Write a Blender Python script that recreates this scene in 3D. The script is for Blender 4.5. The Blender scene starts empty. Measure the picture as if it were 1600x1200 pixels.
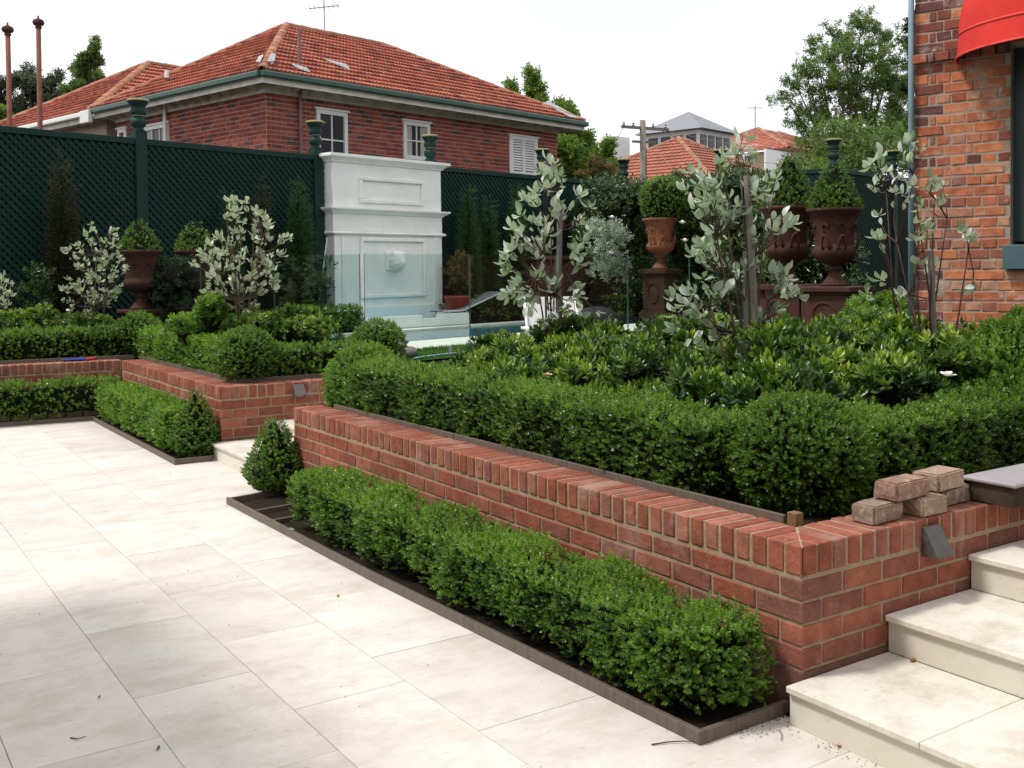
import bpy, bmesh, math, random
import numpy as np
from mathutils import Vector, Matrix, Euler
random.seed(7); RG = np.random.default_rng(7)
S = bpy.context.scene; COL = S.collection

# ------------------------------------------------------------------ camera
F = 1626.57                                   # focal length in photo pixels (1600 wide)
CAM = np.array([-3.0294, -2.6082, 1.6918])
PY = -132.541                                 # vertical lens shift, photo pixels
_y, _p, _r = [math.radians(v) for v in (-33.7171, -1.6458, -0.5943)]
FW = np.array([math.sin(-_y)*math.cos(_p), math.cos(_y)*math.cos(_p), math.sin(_p)])
_a = np.cross(FW, [0, 0, 1]); _a /= np.linalg.norm(_a); _b = np.cross(_a, FW)
RT = _a*math.cos(_r)+_b*math.sin(_r); UP = -_a*math.sin(_r)+_b*math.cos(_r)
cd = bpy.data.cameras.new('camera'); cam = bpy.data.objects.new('camera', cd); COL.objects.link(cam)
cd.sensor_width = 36; cd.lens = F/1600*36; cd.shift_y = PY/1600; cd.clip_end = 600; cd.clip_start = .05
cam.matrix_world = Matrix(((RT[0], UP[0], -FW[0], CAM[0]), (RT[1], UP[1], -FW[1], CAM[1]), (RT[2], UP[2], -FW[2], CAM[2]), (0, 0, 0, 1)))
S.camera = cam

# ------------------------------------------------------------------ sky and sun
TO_SUN = Vector((-.50, .20, .85)).normalized()
sun_el = math.asin(TO_SUN.z); sun_rot = math.atan2(TO_SUN.x, TO_SUN.y)
W = bpy.data.worlds.new('World'); S.world = W; W.use_nodes = True
wn = W.node_tree; wn.nodes.clear()
sky = wn.nodes.new('ShaderNodeTexSky'); sky.sky_type = 'NISHITA'; sky.sun_disc = False
sky.sun_elevation = sun_el; sky.sun_rotation = sun_rot
sk = wn.nodes.new('ShaderNodeVectorMath'); sk.operation = 'SCALE'; sk.inputs['Scale'].default_value = .10
wn.links.new(sky.outputs[0], sk.inputs[0])
tc = wn.nodes.new('ShaderNodeTexCoord'); mp = wn.nodes.new('ShaderNodeMapping'); mp.inputs['Scale'].default_value = (1, 1, 3)
nz = wn.nodes.new('ShaderNodeTexNoise'); nz.inputs['Scale'].default_value = 2.2; nz.inputs['Detail'].default_value = 5
rp = wn.nodes.new('ShaderNodeValToRGB'); rp.color_ramp.elements[0].position = .30; rp.color_ramp.elements[1].position = .52
rp.color_ramp.elements[0].color = (.76, .76, .76, 1); rp.color_ramp.elements[1].color = (1, 1, 1, 1)
mx = wn.nodes.new('ShaderNodeMix'); mx.data_type = 'RGBA'; mx.inputs[7].default_value = (.93, .945, .975, 1)
bg = wn.nodes.new('ShaderNodeBackground'); bg.inputs['Strength'].default_value = 1.0
ow = wn.nodes.new('ShaderNodeOutputWorld')
wn.links.new(tc.outputs['Generated'], mp.inputs[0]); wn.links.new(mp.outputs[0], nz.inputs['Vector'])
wn.links.new(nz.outputs[0], rp.inputs[0]); wn.links.new(rp.outputs[0], mx.inputs[0])
wn.links.new(sk.outputs[0], mx.inputs[6]); wn.links.new(mx.outputs[2], bg.inputs[0]); wn.links.new(bg.outputs[0], ow.inputs[0])
sl = bpy.data.lights.new('sun', 'SUN'); sl.energy = 2.3; sl.angle = math.radians(8); sl.color = (1, .96, .89)
so = bpy.data.objects.new('sun', sl); COL.objects.link(so); so.rotation_euler = TO_SUN.to_track_quat('Z', 'Y').to_euler()
S.view_settings.view_transform = 'Standard'; S.view_settings.look = 'None'; S.view_settings.gamma = 1
S.view_settings.exposure = 0.38
S.cycles.max_bounces = 8; S.cycles.transparent_max_bounces = 24; S.cycles.sample_clamp_indirect = 6

# ------------------------------------------------------------------ frames: M is the near beds' own, R is that of pool, fence and houses
AZ = math.radians(14.5); XP = np.array([math.cos(AZ), math.sin(AZ), 0.]); YP = np.array([-math.sin(AZ), math.cos(AZ), 0.])
C0 = np.array([CAM[0], CAM[1], 0.])
def R(a, n, z): return C0+a*XP+n*YP+np.array([0, 0, z])
def ray(px, py): return FW+RT*(px-800)/F-UP*(py-600-PY)/F
def at(px, py, **k):
    (ax, v), = k.items(); d = ray(px, py)
    if ax == 'D': t = v
    elif ax == 'N': t = v/(d@YP)
    else:
        i = 'XYZ'.index(ax); t = (v-CAM[i])/d[i]
    return CAM+t*d
def rn(p): q = np.array(p)-C0; return float(q@XP), float(q@YP), float(p[2])

# ------------------------------------------------------------------ object helpers
def link(o, parent=None):
    COL.objects.link(o)
    if parent is not None: o.parent = parent
    return o
def tag(o, label=None, cat=None, group=None, kind=None):
    if label: o['label'] = label
    if cat: o['category'] = cat
    if group: o['group'] = group
    if kind: o['kind'] = kind
    return o
def empty(name, loc=(0, 0, 0), label=None, cat=None, group=None, rz=0, kind=None):
    o = bpy.data.objects.new(name, None); COL.objects.link(o); o.location = Vector(loc); o.rotation_euler.z = rz
    o.empty_display_size = .1
    return tag(o, label, cat, group, kind)
def copy_tree(o, parent=None):
    c = o.copy(); COL.objects.link(c); c.parent = parent
    for ch in o.children: copy_tree(ch, c)
    return c

class MB:
    def __init__(s): s.v = []; s.f = []; s.t = []
    def add(s, vs, fs, t=.5):
        k = len(s.v); s.v += [tuple(float(c) for c in v) for v in vs]; s.f += [tuple(i+k for i in f) for f in fs]; s.t += [t]*len(vs); return s
    def box(s, x0, x1, y0, y1, z0, z1, t=.5, T=None):
        vs = [(x, y, z) for z in (z0, z1) for x, y in ((x0, y0), (x1, y0), (x1, y1), (x0, y1))]
        if T is not None: vs = [T(*v) for v in vs]
        return s.add(vs, [(3, 2, 1, 0), (4, 5, 6, 7), (0, 1, 5, 4), (1, 2, 6, 5), (2, 3, 7, 6), (3, 0, 4, 7)], t)
    def prism(s, poly, z0, z1, t=.5):
        n = len(poly); vs = [(x, y, z0) for x, y in poly]+[(x, y, z1) for x, y in poly]
        return s.add(vs, [tuple(range(n))[::-1], tuple(range(n, 2*n))]+[(i, (i+1) % n, n+(i+1) % n, n+i) for i in range(n)], t)
    def bar(s, p, q, w, h, up=(0, 0, 1), t=.5):
        p, q = np.array(p, float), np.array(q, float); d = q-p; d /= np.linalg.norm(d)
        a = np.cross(d, up); a /= np.linalg.norm(a); b = np.cross(a, d)
        vs = [e+a*i*w/2+b*j*h/2 for e in (p, q) for i, j in ((-1, -1), (1, -1), (1, 1), (-1, 1))]
        return s.add(vs, [(3, 2, 1, 0), (4, 5, 6, 7), (0, 1, 5, 4), (1, 2, 6, 5), (2, 3, 7, 6), (3, 0, 4, 7)], t)
    def tube(s, pts, r0, r1=None, n=7, cap=True, t=.5):
        r1 = r0 if r1 is None else r1; pts = [np.array(p, float) for p in pts]; m = len(pts); ring = []
        ref = np.array([.31, .17, .93])
        for i, p in enumerate(pts):
            d = pts[min(i+1, m-1)]-pts[max(i-1, 0)]; d /= (np.linalg.norm(d)+1e-9)
            a = np.cross(d, ref)
            if np.linalg.norm(a) < .05: a = np.cross(d, [1, 0, 0])
            a /= np.linalg.norm(a); b = np.cross(d, a); r = r0+(r1-r0)*i/(m-1)
            ring += [p+r*(a*math.cos(2*math.pi*k/n)+b*math.sin(2*math.pi*k/n)) for k in range(n)]
        fs = [(i*n+k, i*n+(k+1) % n, (i+1)*n+(k+1) % n, (i+1)*n+k) for i in range(m-1) for k in range(n)]
        if cap: fs += [tuple(range(n))[::-1], tuple(range((m-1)*n, m*n))]
        return s.add(ring, fs, t)
    def lathe(s, prof, n=24, c=(0, 0), t=.5, T=None):
        vs = [(c[0]+r*math.cos(2*math.pi*k/n), c[1]+r*math.sin(2*math.pi*k/n), z) for r, z in prof for k in range(n)]
        if T: vs = [T(*v) for v in vs]
        m = len(prof)
        return s.add(vs, [(i*n+k, i*n+(k+1) % n, (i+1)*n+(k+1) % n, (i+1)*n+k) for i in range(m-1) for k in range(n)]+[tuple(range(n))[::-1], tuple(range((m-1)*n, m*n))], t)
    def build(s, name, m, parent=None, loc=None, smooth=False, bevel=0, label=None, cat=None, group=None, kind=None):
        v = np.array(s.v, float)
        org = np.zeros(3)
        if loc is not None: org = np.array(loc, float)
        elif parent is not None: org = np.array(parent_world(parent))
        me = bpy.data.meshes.new(name); me.from_pydata((v-org).tolist(), [], s.f)
        if len(set(s.t)) > 1:
            a = me.attributes.new('tint', 'FLOAT', 'POINT'); a.data.foreach_set('value', s.t)
        if bevel:
            bm = bmesh.new(); bm.from_mesh(me); bmesh.ops.recalc_face_normals(bm, faces=bm.faces)
            bmesh.ops.bevel(bm, geom=list(bm.edges), offset=bevel, segments=1, affect='EDGES'); bm.to_mesh(me); bm.free()
        me.materials.append(m)
        if smooth:
            me.polygons.foreach_set('use_smooth', [True]*len(me.polygons)); me.update()
        o = bpy.data.objects.new(name, me)
        link(o, parent)
        o.location = Vector(org) if parent is None else Vector(org-np.array(parent_world(parent)))
        return tag(o, label, cat, group, kind)
def parent_world(p):
    w = Vector(p.location)
    q = p.parent
    while q is not None: w += Vector(q.location); q = q.parent
    return w
def TR(a, n, z): return R(a, n, z)

# ------------------------------------------------------------------ material helpers
def newmat(name, rough=.8, spec=.3):
    m = bpy.data.materials.new(name); m.use_nodes = True; nt = m.node_tree; b = nt.nodes['Principled BSDF']
    b.inputs['Roughness'].default_value = rough; b.inputs['Specular IOR Level'].default_value = spec
    return m, nt, b
def N(nt, t, **k):
    n = nt.nodes.new('ShaderNode'+t)
    for a, v in k.items():
        if a.startswith('i_'): n.inputs[a[2:].replace('_', ' ')].default_value = v
        else: setattr(n, a, v)
    return n
def coords(nt, scale=(1, 1, 1), rnd=True, world=False):
    if world:
        g = N(nt, 'NewGeometry'); src = g.outputs['Position']
    else:
        t = N(nt, 'TexCoord'); src = t.outputs['Object']
    if rnd:
        oi = N(nt, 'ObjectInfo'); mu = N(nt, 'Math', operation='MULTIPLY'); mu.inputs[1].default_value = 37.
        nt.links.new(oi.outputs['Random'], mu.inputs[0]); ad = N(nt, 'VectorMath', operation='ADD')
        nt.links.new(src, ad.inputs[0]); nt.links.new(mu.outputs[0], ad.inputs[1]); src = ad.outputs[0]
    m = N(nt, 'Mapping'); m.inputs['Scale'].default_value = scale; nt.links.new(src, m.inputs[0]); return m.outputs[0]
def noise(nt, v, scale, detail=4, rough=.6):
    n = N(nt, 'TexNoise'); n.inputs['Scale'].default_value = scale; n.inputs['Detail'].default_value = detail; n.inputs['Roughness'].default_value = rough
    nt.links.new(v, n.inputs['Vector']); return n.outputs[0]
def ramp(nt, f, stops, interp='LINEAR'):
    r = N(nt, 'ValToRGB'); r.color_ramp.interpolation = interp; e = r.color_ramp.elements
    while len(e) < len(stops): e.new(.5)
    for i, (p, c) in enumerate(stops):
        e[i].position = p; e[i].color = (c, c, c, 1) if isinstance(c, (int, float)) else (*c, 1)
    nt.links.new(f, r.inputs[0]); return r.outputs[0]
def mix(nt, f, a, b, mode='MIX'):
    m = N(nt, 'Mix', data_type='RGBA', blend_type=mode)
    for i, x in ((0, f), (6, a), (7, b)):
        if isinstance(x, (int, float)): m.inputs[i].default_value = x
        elif isinstance(x, tuple): m.inputs[i].default_value = (*x, 1)
        else: nt.links.new(x, m.inputs[i])
    return m.outputs[2]
def bump(nt, b, h, strength=.4, dist=.004):
    n = N(nt, 'Bump'); n.inputs['Strength'].default_value = strength; n.inputs['Distance'].default_value = dist
    nt.links.new(h, n.inputs['Height']); nt.links.new(n.outputs[0], b.inputs['Normal'])
def attr(nt, name='tint'):
    a = N(nt, 'Attribute'); a.attribute_name = name; return a.outputs['Fac']
def orand(nt): return N(nt, 'ObjectInfo').outputs['Random']

def brick_mat(name, cols, src='obj', wear=(.30, .27, .23), wearpos=.62, s=1.0):
    m, nt, b = newmat(name, .93, .15); c = coords(nt, rnd=True)
    f = orand(nt) if src == 'obj' else attr(nt)
    k = len(cols); base = ramp(nt, f, [((i)/k, col) for i, col in enumerate(cols)], 'CONSTANT')
    n1 = noise(nt, c, 14*s, 5); n2 = noise(nt, c, 60*s, 5, .7)
    v = mix(nt, .75, base, ramp(nt, n1, [(.3, .62), (.7, 1.3)]), 'MULTIPLY')
    v = mix(nt, ramp(nt, n2, [(wearpos, 0), (wearpos+.16, .55)]), v, wear)
    v = mix(nt, ramp(nt, noise(nt, c, 160*s, 2), [(.30, .5), (.42, 0)]), v, tuple(x*.35 for x in cols[0]))
    nt.links.new(v, b.inputs['Base Color']); bump(nt, b, n2, .8, .006); return m
def bloom_patch(m, amt=.75):
    nt = m.node_tree; b = nt.nodes['Principled BSDF']; l = b.inputs['Base Color'].links[0].from_socket; c = coords(nt, rnd=False, world=True)
    f = ramp(nt, noise(nt, c, 3.3, 6, .7), [(.55, 0), (.66, amt)]); nt.links.new(mix(nt, f, l, (.50, .40, .34)), b.inputs['Base Color']); return m
def plain(name, col, rough=.7, spec=.3, var=.25, scale=6, bmp=.15, metal=0, world=False, dist=.003, stretch=(1, 1, 1)):
    m, nt, b = newmat(name, rough, spec); c = coords(nt, stretch, rnd=not world, world=world); n1 = noise(nt, c, scale, 6, .65)
    v = mix(nt, 1., tuple(col), ramp(nt, n1, [(.25, 1-var), (.75, 1+var*.6)]), 'MULTIPLY')
    nt.links.new(v, b.inputs['Base Color']); b.inputs['Metallic'].default_value = metal
    if bmp: bump(nt, b, noise(nt, c, scale*9, 4), bmp, dist)
    return m
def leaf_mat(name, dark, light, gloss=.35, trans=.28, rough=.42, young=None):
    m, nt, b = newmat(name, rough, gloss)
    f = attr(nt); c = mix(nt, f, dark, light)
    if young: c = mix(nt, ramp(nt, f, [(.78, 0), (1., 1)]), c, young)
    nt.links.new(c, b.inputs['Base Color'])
    t = N(nt, 'BsdfTranslucent'); nt.links.new(mix(nt, 1., c, (1.25, 1.35, .55), 'MULTIPLY'), t.inputs['Color'])
    s = N(nt, 'MixShader'); s.inputs[0].default_value = trans; out = nt.nodes['Material Output']
    nt.links.new(b.outputs[0], s.inputs[1]); nt.links.new(t.outputs[0], s.inputs[2]); nt.links.new(s.outputs[0], out.inputs[0]); return m

M = {}
RED = [(0.281, 0.086, 0.054), (0.320, 0.105, 0.067), (0.252, 0.077, 0.049), (0.242, 0.086, 0.063), (0.310, 0.113, 0.076), (0.272, 0.088, 0.056), (0.223, 0.075, 0.052), (0.330, 0.115, 0.073), (0.291, 0.092, 0.059), (0.262, 0.094, 0.067), (0.301, 0.099, 0.065), (0.233, 0.083, 0.060), (.205, .088, .066)]
M['brick'] = brick_mat('garden_brick', RED, wear=(.40, .24, .17), wearpos=.57)
M['cope'] = brick_mat('coping_brick', RED[:6]+[(.29, .12, .09), (.35, .14, .10)], wear=(.44, .25, .19), wearpos=.56)
M['mortar'] = plain('sandy_mortar', (.37, .28, .185), .95, .1, .35, 25, .7)
OLD = [(.47, .15, .075), (.52, .19, .085), (.40, .12, .065), (.50, .21, .11), (.45, .15, .08), (.32, .11, .07), (.54, .22, .10), (.48, .17, .09), (.42, .20, .13), (.25, .11, .08), (.50, .17, .075), (.46, .24, .16)]
M['oldbrick'] = brick_mat('old_orange_brick', OLD, wear=(.48, .36, .28), wearpos=.56)
bloom_patch(M['oldbrick'])
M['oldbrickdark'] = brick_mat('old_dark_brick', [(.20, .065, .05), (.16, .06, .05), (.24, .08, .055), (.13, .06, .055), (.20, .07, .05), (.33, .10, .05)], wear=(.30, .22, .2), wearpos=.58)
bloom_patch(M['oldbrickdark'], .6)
M['oldmortar'] = plain('grey_old_mortar', (.33, .28, .23), .95, .1, .3, 18, .6)
M['hbrick'] = brick_mat('house_brick', [(.27, .065, .045), (.31, .085, .06), (.22, .06, .05), (.33, .095, .065), (.12, .065, .06), (.28, .075, .05), (.24, .06, .045), (.30, .10, .075)], src='attr', wear=(.34, .15, .11), wearpos=.66, s=.5)
M['hmortar'] = plain('house_mortar', (.52, .43, .37), .95, .1, .2, 6, .2)
M['loose'] = brick_mat('loose_old_brick', [(.27, .16, .125), (.34, .24, .18), (.24, .17, .13), (.28, .17, .14)], wear=(.56, .48, .36), wearpos=.50, s=.45)
M['lilac'] = plain('lilac_grey_stone', (.33, .305, .32), .6, .3, .12, 9, .1)
M['darkblock'] = plain('blackened_block', (.06, .042, .032), .9, .1, .5, 14, .5)
bloom_patch(M['brick'], .28); bloom_patch(M['cope'], .32)
# paving: travertine
def stone(name, base, dirt=.6, streak=True, edge=None):
    m, nt, b = newmat(name, .62, .3); c = coords(nt, rnd=True); cs = coords(nt, (1.6, 4.2, 1), rnd=True)
    tone = ramp(nt, orand(nt), [(0, .93), (.5, 1.0), (1, 1.04)])
    v = mix(nt, 1., base, tone, 'MULTIPLY')
    if not streak: cs = c
    v = mix(nt, .9, v, ramp(nt, noise(nt, cs, 1.3, 8, .72), [(.36, (.86, .83, .79)), (.52, (1, 1, 1)), (.8, (1.03, 1.02, 1.0))]), 'MULTIPLY')
    v = mix(nt, ramp(nt, noise(nt, c, 2.6, 9, .80), [(.47, 0), (.66, dirt)]), v, (.46, .41, .33))
    v = mix(nt, ramp(nt, noise(nt, cs, 11, 6, .75), [(.60, 0), (.70, .6)]), v, (.30, .26, .20))
    v = mix(nt, ramp(nt, noise(nt, c, 75, 2, .5), [(.70, 0), (.78, .5)]), v, (.33, .27, .21))
    if edge:                                      # grime along the joints
        tx = N(nt, 'TexCoord'); ab = N(nt, 'VectorMath', operation='ABSOLUTE'); nt.links.new(tx.outputs['Object'], ab.inputs[0]); sp = N(nt, 'SeparateXYZ'); nt.links.new(ab.outputs[0], sp.inputs[0])
        a1 = N(nt, 'Math', operation='SUBTRACT'); a1.inputs[1].default_value = edge[0]; nt.links.new(sp.outputs[0], a1.inputs[0]); a2 = N(nt, 'Math', operation='SUBTRACT'); a2.inputs[1].default_value = edge[1]; nt.links.new(sp.outputs[1], a2.inputs[0])
        mxx = N(nt, 'Math', operation='MAXIMUM'); nt.links.new(a1.outputs[0], mxx.inputs[0]); nt.links.new(a2.outputs[0], mxx.inputs[1]); sm = N(nt, 'Math', operation='MULTIPLY_ADD'); sm.inputs[1].default_value = .05; nt.links.new(noise(nt, c, 18, 5, .8), sm.inputs[0]); nt.links.new(mxx.outputs[0], sm.inputs[2])
        v = mix(nt, ramp(nt, sm.outputs[0], [(.0, 0), (.028, .55)]), v, (.42, .36, .28))
    nt.links.new(v, b.inputs['Base Color']); bump(nt, b, noise(nt, c, 45, 5), .15, .002); return m
M['paving'] = stone('travertine_paving', (.665, .62, .575), .55)
M['tread'] = stone('travertine_tread', (.67, .63, .56), .85)
M['riser'] = stone('travertine_riser', (.68, .645, .57), .35, False)
M['joint'] = plain('sanded_joint', (.46, .41, .33), .9, .1, .3, 8, .3)
M['earth'] = plain('dark_soil', (.045, .034, .025), .95, .1, .5, 30, .9, dist=.02)
M['lawn'] = plain('lawn_green', (.045, .12, .03), .9, .1, .4, 40, .6, dist=.02)
M['ground'] = plain('grassy_ground', (.07, .10, .04), .95, .1, .4, 2, .4)
M['deck'] = stone('pool_paving', (.74, .72, .66), .2)
M['edging'] = plain('brown_edging_board', (.135, .105, .085), .55, .35, .35, 5, .25, stretch=(8, 8, 1))
M['metal'] = plain('grey_metal', (.22, .20, .19), .4, .5, .2, 20, .05, metal=.6)
M['lampmetal'] = plain('bronze_lamp', (.13, .12, .11), .38, .5, .25, 30, .1, metal=.5)
M['white'] = plain('cream_render', (.86, .87, .84), .75, .2, .12, 2.2, .12)
M['whitepaint'] = plain('white_paint', (.74, .74, .72), .45, .4, .08, 6, .03)
M['eave'] = plain('weathered_cream_paint', (.66, .63, .56), .6, .3, .3, 4, .1)
M['green'] = plain('dark_green_paint', (.009, .034, .027), .6, .2, .3, 3, .1)
M['greenback'] = plain('shadowed_green_board', (.008, .025, .019), .8, .1, .3, 5, .1)  # shade behind the slats is put into this darker green
M['greenslat'] = plain('green_lattice_paint', (.010, .034, .026), .7, .15, .35, 5, .1)
M['gutter'] = plain('green_gutter', (.02, .07, .05), .35, .5, .2, 4, .02)
M['gold'] = plain('gilt_trim', (.24, .20, .09), .5, .5, .3, 20, .1)
M['purple'] = plain('faded_purple_pipe', (.22, .12, .13), .6, .3, .2, 6, .05)
M['bluepipe'] = plain('blue_grey_paint', (.16, .25, .30), .45, .4, .15, 6, .05)
M['sill'] = plain('slate_blue_sill', (.075, .13, .15), .45, .4, .15, 6, .05)
M['winframe'] = plain('dark_teal_frame', (.02, .04, .04), .45, .4, .15, 6, .05)
M['rust'] = plain('rust_pole', (.20, .075, .05), .75, .2, .45, 7, .3)
M['urn'] = plain('rusty_cast_iron', (.060, .024, .018), .8, .25, .5, 9, .4)
M['terracotta'] = plain('terracotta_iron', (.20, .072, .036), .8, .2, .4, 8, .35)
def rust_mat(name, a, b_, c_):
    m, nt, b = newmat(name, .82, .25); c = coords(nt, rnd=True); v = mix(nt, ramp(nt, noise(nt, c, 5, 8, .75), [(.38, 0), (.62, 1)]), a, b_)
    v = mix(nt, ramp(nt, noise(nt, c, 13, 6, .75), [(.54, 0), (.68, .8)]), v, c_); nt.links.new(v, b.inputs['Base Color']); bump(nt, b, noise(nt, c, 50, 5), .6, .004); return m
M['urn'] = rust_mat('rusty_cast_iron', (.038, .018, .015), (.075, .028, .018), (.13, .052, .03)); M['terracotta'] = rust_mat('orange_rusted_iron', (.16, .055, .028), (.26, .10, .05), (.10, .05, .035))
M['pedestal'] = rust_mat('rust_brown_pedestal', (.055, .024, .019), (.085, .034, .024), (.045, .022, .019))
M['bark'] = plain('grey_brown_bark', (.11, .08, .06), .9, .1, .4, 30, .6)
M['redstem'] = plain('dark_red_stem', (.07, .028, .022), .6, .3, .4, 20, .3)
M['peg'] = plain('brown_peg_timber', (.20, .12, .06), .8, .2, .3, 20, .3, stretch=(6, 6, 1))
M['stake'] = plain('weathered_timber_stake', (.22, .20, .18), .85, .15, .3, 25, .4, stretch=(6, 6, 1))
M['core'] = plain('dark_core', (.018, .026, .010), .95, .05, .6, 40, .9, dist=.02)  # dark filler core; the shade deep in the leaves is put into its colour
M['slate'] = plain('grey_slate_roof', (.22, .23, .25), .7, .3, .15, 5, .1)
M['flash'] = plain('lead_flashing', (.34, .36, .38), .5, .4, .35, 9, .2)
M['beige'] = plain('beige_render', (.45, .38, .26), .85, .2, .1, 2, .1)
M['pole'] = plain('weathered_pole', (.22, .19, .17), .85, .15, .3, 6, .3)
M['plaster'] = plain('pool_plaster', (.12, .56, .76), .8, .2, .06, 2, .05)
M['sling'] = plain('grey_sling_fabric', (.22, .23, .24), .8, .2, .1, 60, .2)
M['alu'] = plain('brushed_aluminium', (.6, .6, .6), .35, .5, .05, 20, .02, metal=.7)
M['black'] = plain('black_fabric', (.03, .03, .035), .7, .3, .2, 20, .1)
M['toyblue'] = plain('blue_plastic', (.03, .07, .42), .35, .5, .1, 20, .02)
M['toyred'] = plain('red_plastic', (.65, .04, .05), .35, .5, .1, 20, .02)
M['hose'] = plain('pale_blue_hose', (.25, .42, .62), .4, .4, .1, 20, .02)
M['awning'] = plain('red_canvas', (.60, .040, .032), .85, .15, .16, 4, .5)
M['awningband'] = plain('red_canvas_seam', (.70, .09, .07), .65, .3, .12, 5, .25)
M['curtain'] = plain('pale_curtain', (.45, .42, .36), .9, .1, .2, 8, .1)
M['petal'] = plain('white_petal', (.86, .83, .78), .6, .3, .05, 20, .05)
M['pinkpetal'] = plain('faded_petal', (.75, .50, .34), .6, .3, .2, 20, .05)
def roof_mat(name, cols):
    m, nt, b = newmat(name, .85, .2); c = coords(nt, rnd=False); f = attr(nt)
    k = len(cols); base = ramp(nt, f, [(i/k, col) for i, col in enumerate(cols)], 'CONSTANT')
    v = mix(nt, .8, base, ramp(nt, noise(nt, c, 1.1, 5), [(.3, .75), (.7, 1.2)]), 'MULTIPLY')
    v = mix(nt, ramp(nt, noise(nt, c, 9, 6, .75), [(.52, 0), (.66, .75)]), v, (.12, .07, .06))
    v = mix(nt, ramp(nt, noise(nt, c, 14, 4, .7), [(.66, 0), (.76, .5)]), v, (.42, .33, .26))
    nt.links.new(v, b.inputs['Base Color']); bump(nt, b, noise(nt, c, 30, 3), .3, .006); return m
M['tile'] = roof_mat('red_roof_tile', [(.36, .105, .07), (.41, .13, .085), (.29, .085, .06), (.37, .115, .075), (.43, .16, .105), (.22, .075, .06), (.38, .12, .08), (.33, .10, .07)])
M['ridge'] = brick_mat('ridge_tile', [(.38, .18, .11), (.34, .15, .09), (.40, .20, .13), (.30, .15, .10)], wear=(.30, .25, .2), s=.3)
M['tilefar'] = roof_mat('far_roof_tile', [(.36, .13, .09), (.33, .12, .08), (.38, .15, .10)])
M['tilemottle'] = roof_mat('mottled_roof_tile', [(.50, .20, .14), (.42, .14, .10), (.58, .38, .32), (.45, .17, .12)])
# glass and water
def glass_mat(name, tint, ior=1.5, gl=(1, 1, 1), rough=0.0, wav=0, haze=0):
    m = bpy.data.materials.new(name); m.use_nodes = True; nt = m.node_tree; nt.nodes.remove(nt.nodes['Principled BSDF']); out = nt.nodes['Material Output']
    t = N(nt, 'BsdfTransparent'); t.inputs[0].default_value = (*tint, 1); g = N(nt, 'BsdfGlossy'); g.inputs['Roughness'].default_value = rough; g.inputs[0].default_value = (*gl, 1)
    gm = N(nt, 'NewGeometry'); ip = N(nt, 'Math', operation='MULTIPLY_ADD'); ip.inputs[1].default_value = 1/ior-ior; ip.inputs[2].default_value = ior
    nt.links.new(gm.outputs['Backfacing'], ip.inputs[0]); fr = N(nt, 'Fresnel'); nt.links.new(ip.outputs[0], fr.inputs[0]); s = N(nt, 'MixShader'); nt.links.new(fr.outputs[0], s.inputs[0])
    nt.links.new(t.outputs[0], s.inputs[1]); nt.links.new(g.outputs[0], s.inputs[2])
    if wav:
        b = N(nt, 'Bump'); b.inputs['Strength'].default_value = .25; b.inputs['Distance'].default_value = wav
        c = coords(nt, rnd=False, world=True); nt.links.new(noise(nt, c, 3.5, 3), b.inputs['Height'])
        nt.links.new(b.outputs[0], g.inputs['Normal']); nt.links.new(b.outputs[0], fr.inputs['Normal'])
    nt.links.new(s.outputs[0], out.inputs[0]); return m
M['glass'] = glass_mat('clear_glass', (.86, .93, .91))
M['glassedge'] = plain('green_glass_edge', (.05, .10, .09), .2, .6, .05, 5, 0)
M['glasstop'] = plain('pale_glass_edge', (.62, .74, .70), .2, .6, .05, 5, 0)  # same glass edge; the bright gleam along its top is put into the colour
M['water'] = glass_mat('pool_water', (.78, .96, 1.0), 1.25, wav=.03)
m, nt, b = newmat('window_pane', .08, .3); b.inputs['Base Color'].default_value = (.045, .05, .055, 1); M['pane'] = m
# leaves
M['box'] = leaf_mat('box_leaf', (.032, .076, .009), (.20, .35, .050), .45, .28, .36, young=(.17, .30, .04))
M['boxsun'] = leaf_mat('bright_box_leaf', (.035, .090, .010), (.225, .40, .050), .45, .30, .36, young=(.20, .34, .045))
M['ball'] = leaf_mat('clipped_ball_leaf', (.030, .072, .008), (.175, .31, .045), .42, .28, .38)
M['gard'] = leaf_mat('gardenia_leaf', (.014, .042, .007), (.11, .205, .022), .55, .25, .30, young=(.27, .37, .05))
M['tree'] = leaf_mat('tree_leaf', (.045, .085, .022), (.16, .24, .06), .3, .3, .5)
M['treelight'] = leaf_mat('light_tree_leaf', (.05, .12, .02), (.20, .30, .05), .3, .35, .5)
M['gum'] = leaf_mat('dull_gum_leaf', (.035, .055, .028), (.12, .15, .08), .3, .2, .5)
M['darktree'] = leaf_mat('dark_tree_leaf', (.012, .026, .012), (.045, .075, .03), .3, .2, .5)
M['cypress'] = leaf_mat('cypress_spray', (.022, .055, .018), (.09, .17, .05), .2, .15, .6)
M['cypressbrown'] = leaf_mat('browned_cypress_spray', (.022, .030, .012), (.075, .072, .030), .2, .15, .6)
M['shrub'] = leaf_mat('glossy_shrub_leaf', (.014, .036, .010), (.07, .13, .025), .55, .2, .28)
M['silverfar'] = leaf_mat('pale_silver_leaf', (.10, .14, .10), (.38, .44, .36), .3, .2, .5)
M['redleaf'] = leaf_mat('red_tipped_leaf', (.04, .08, .02), (.24, .15, .06), .3, .3, .5)
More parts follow.
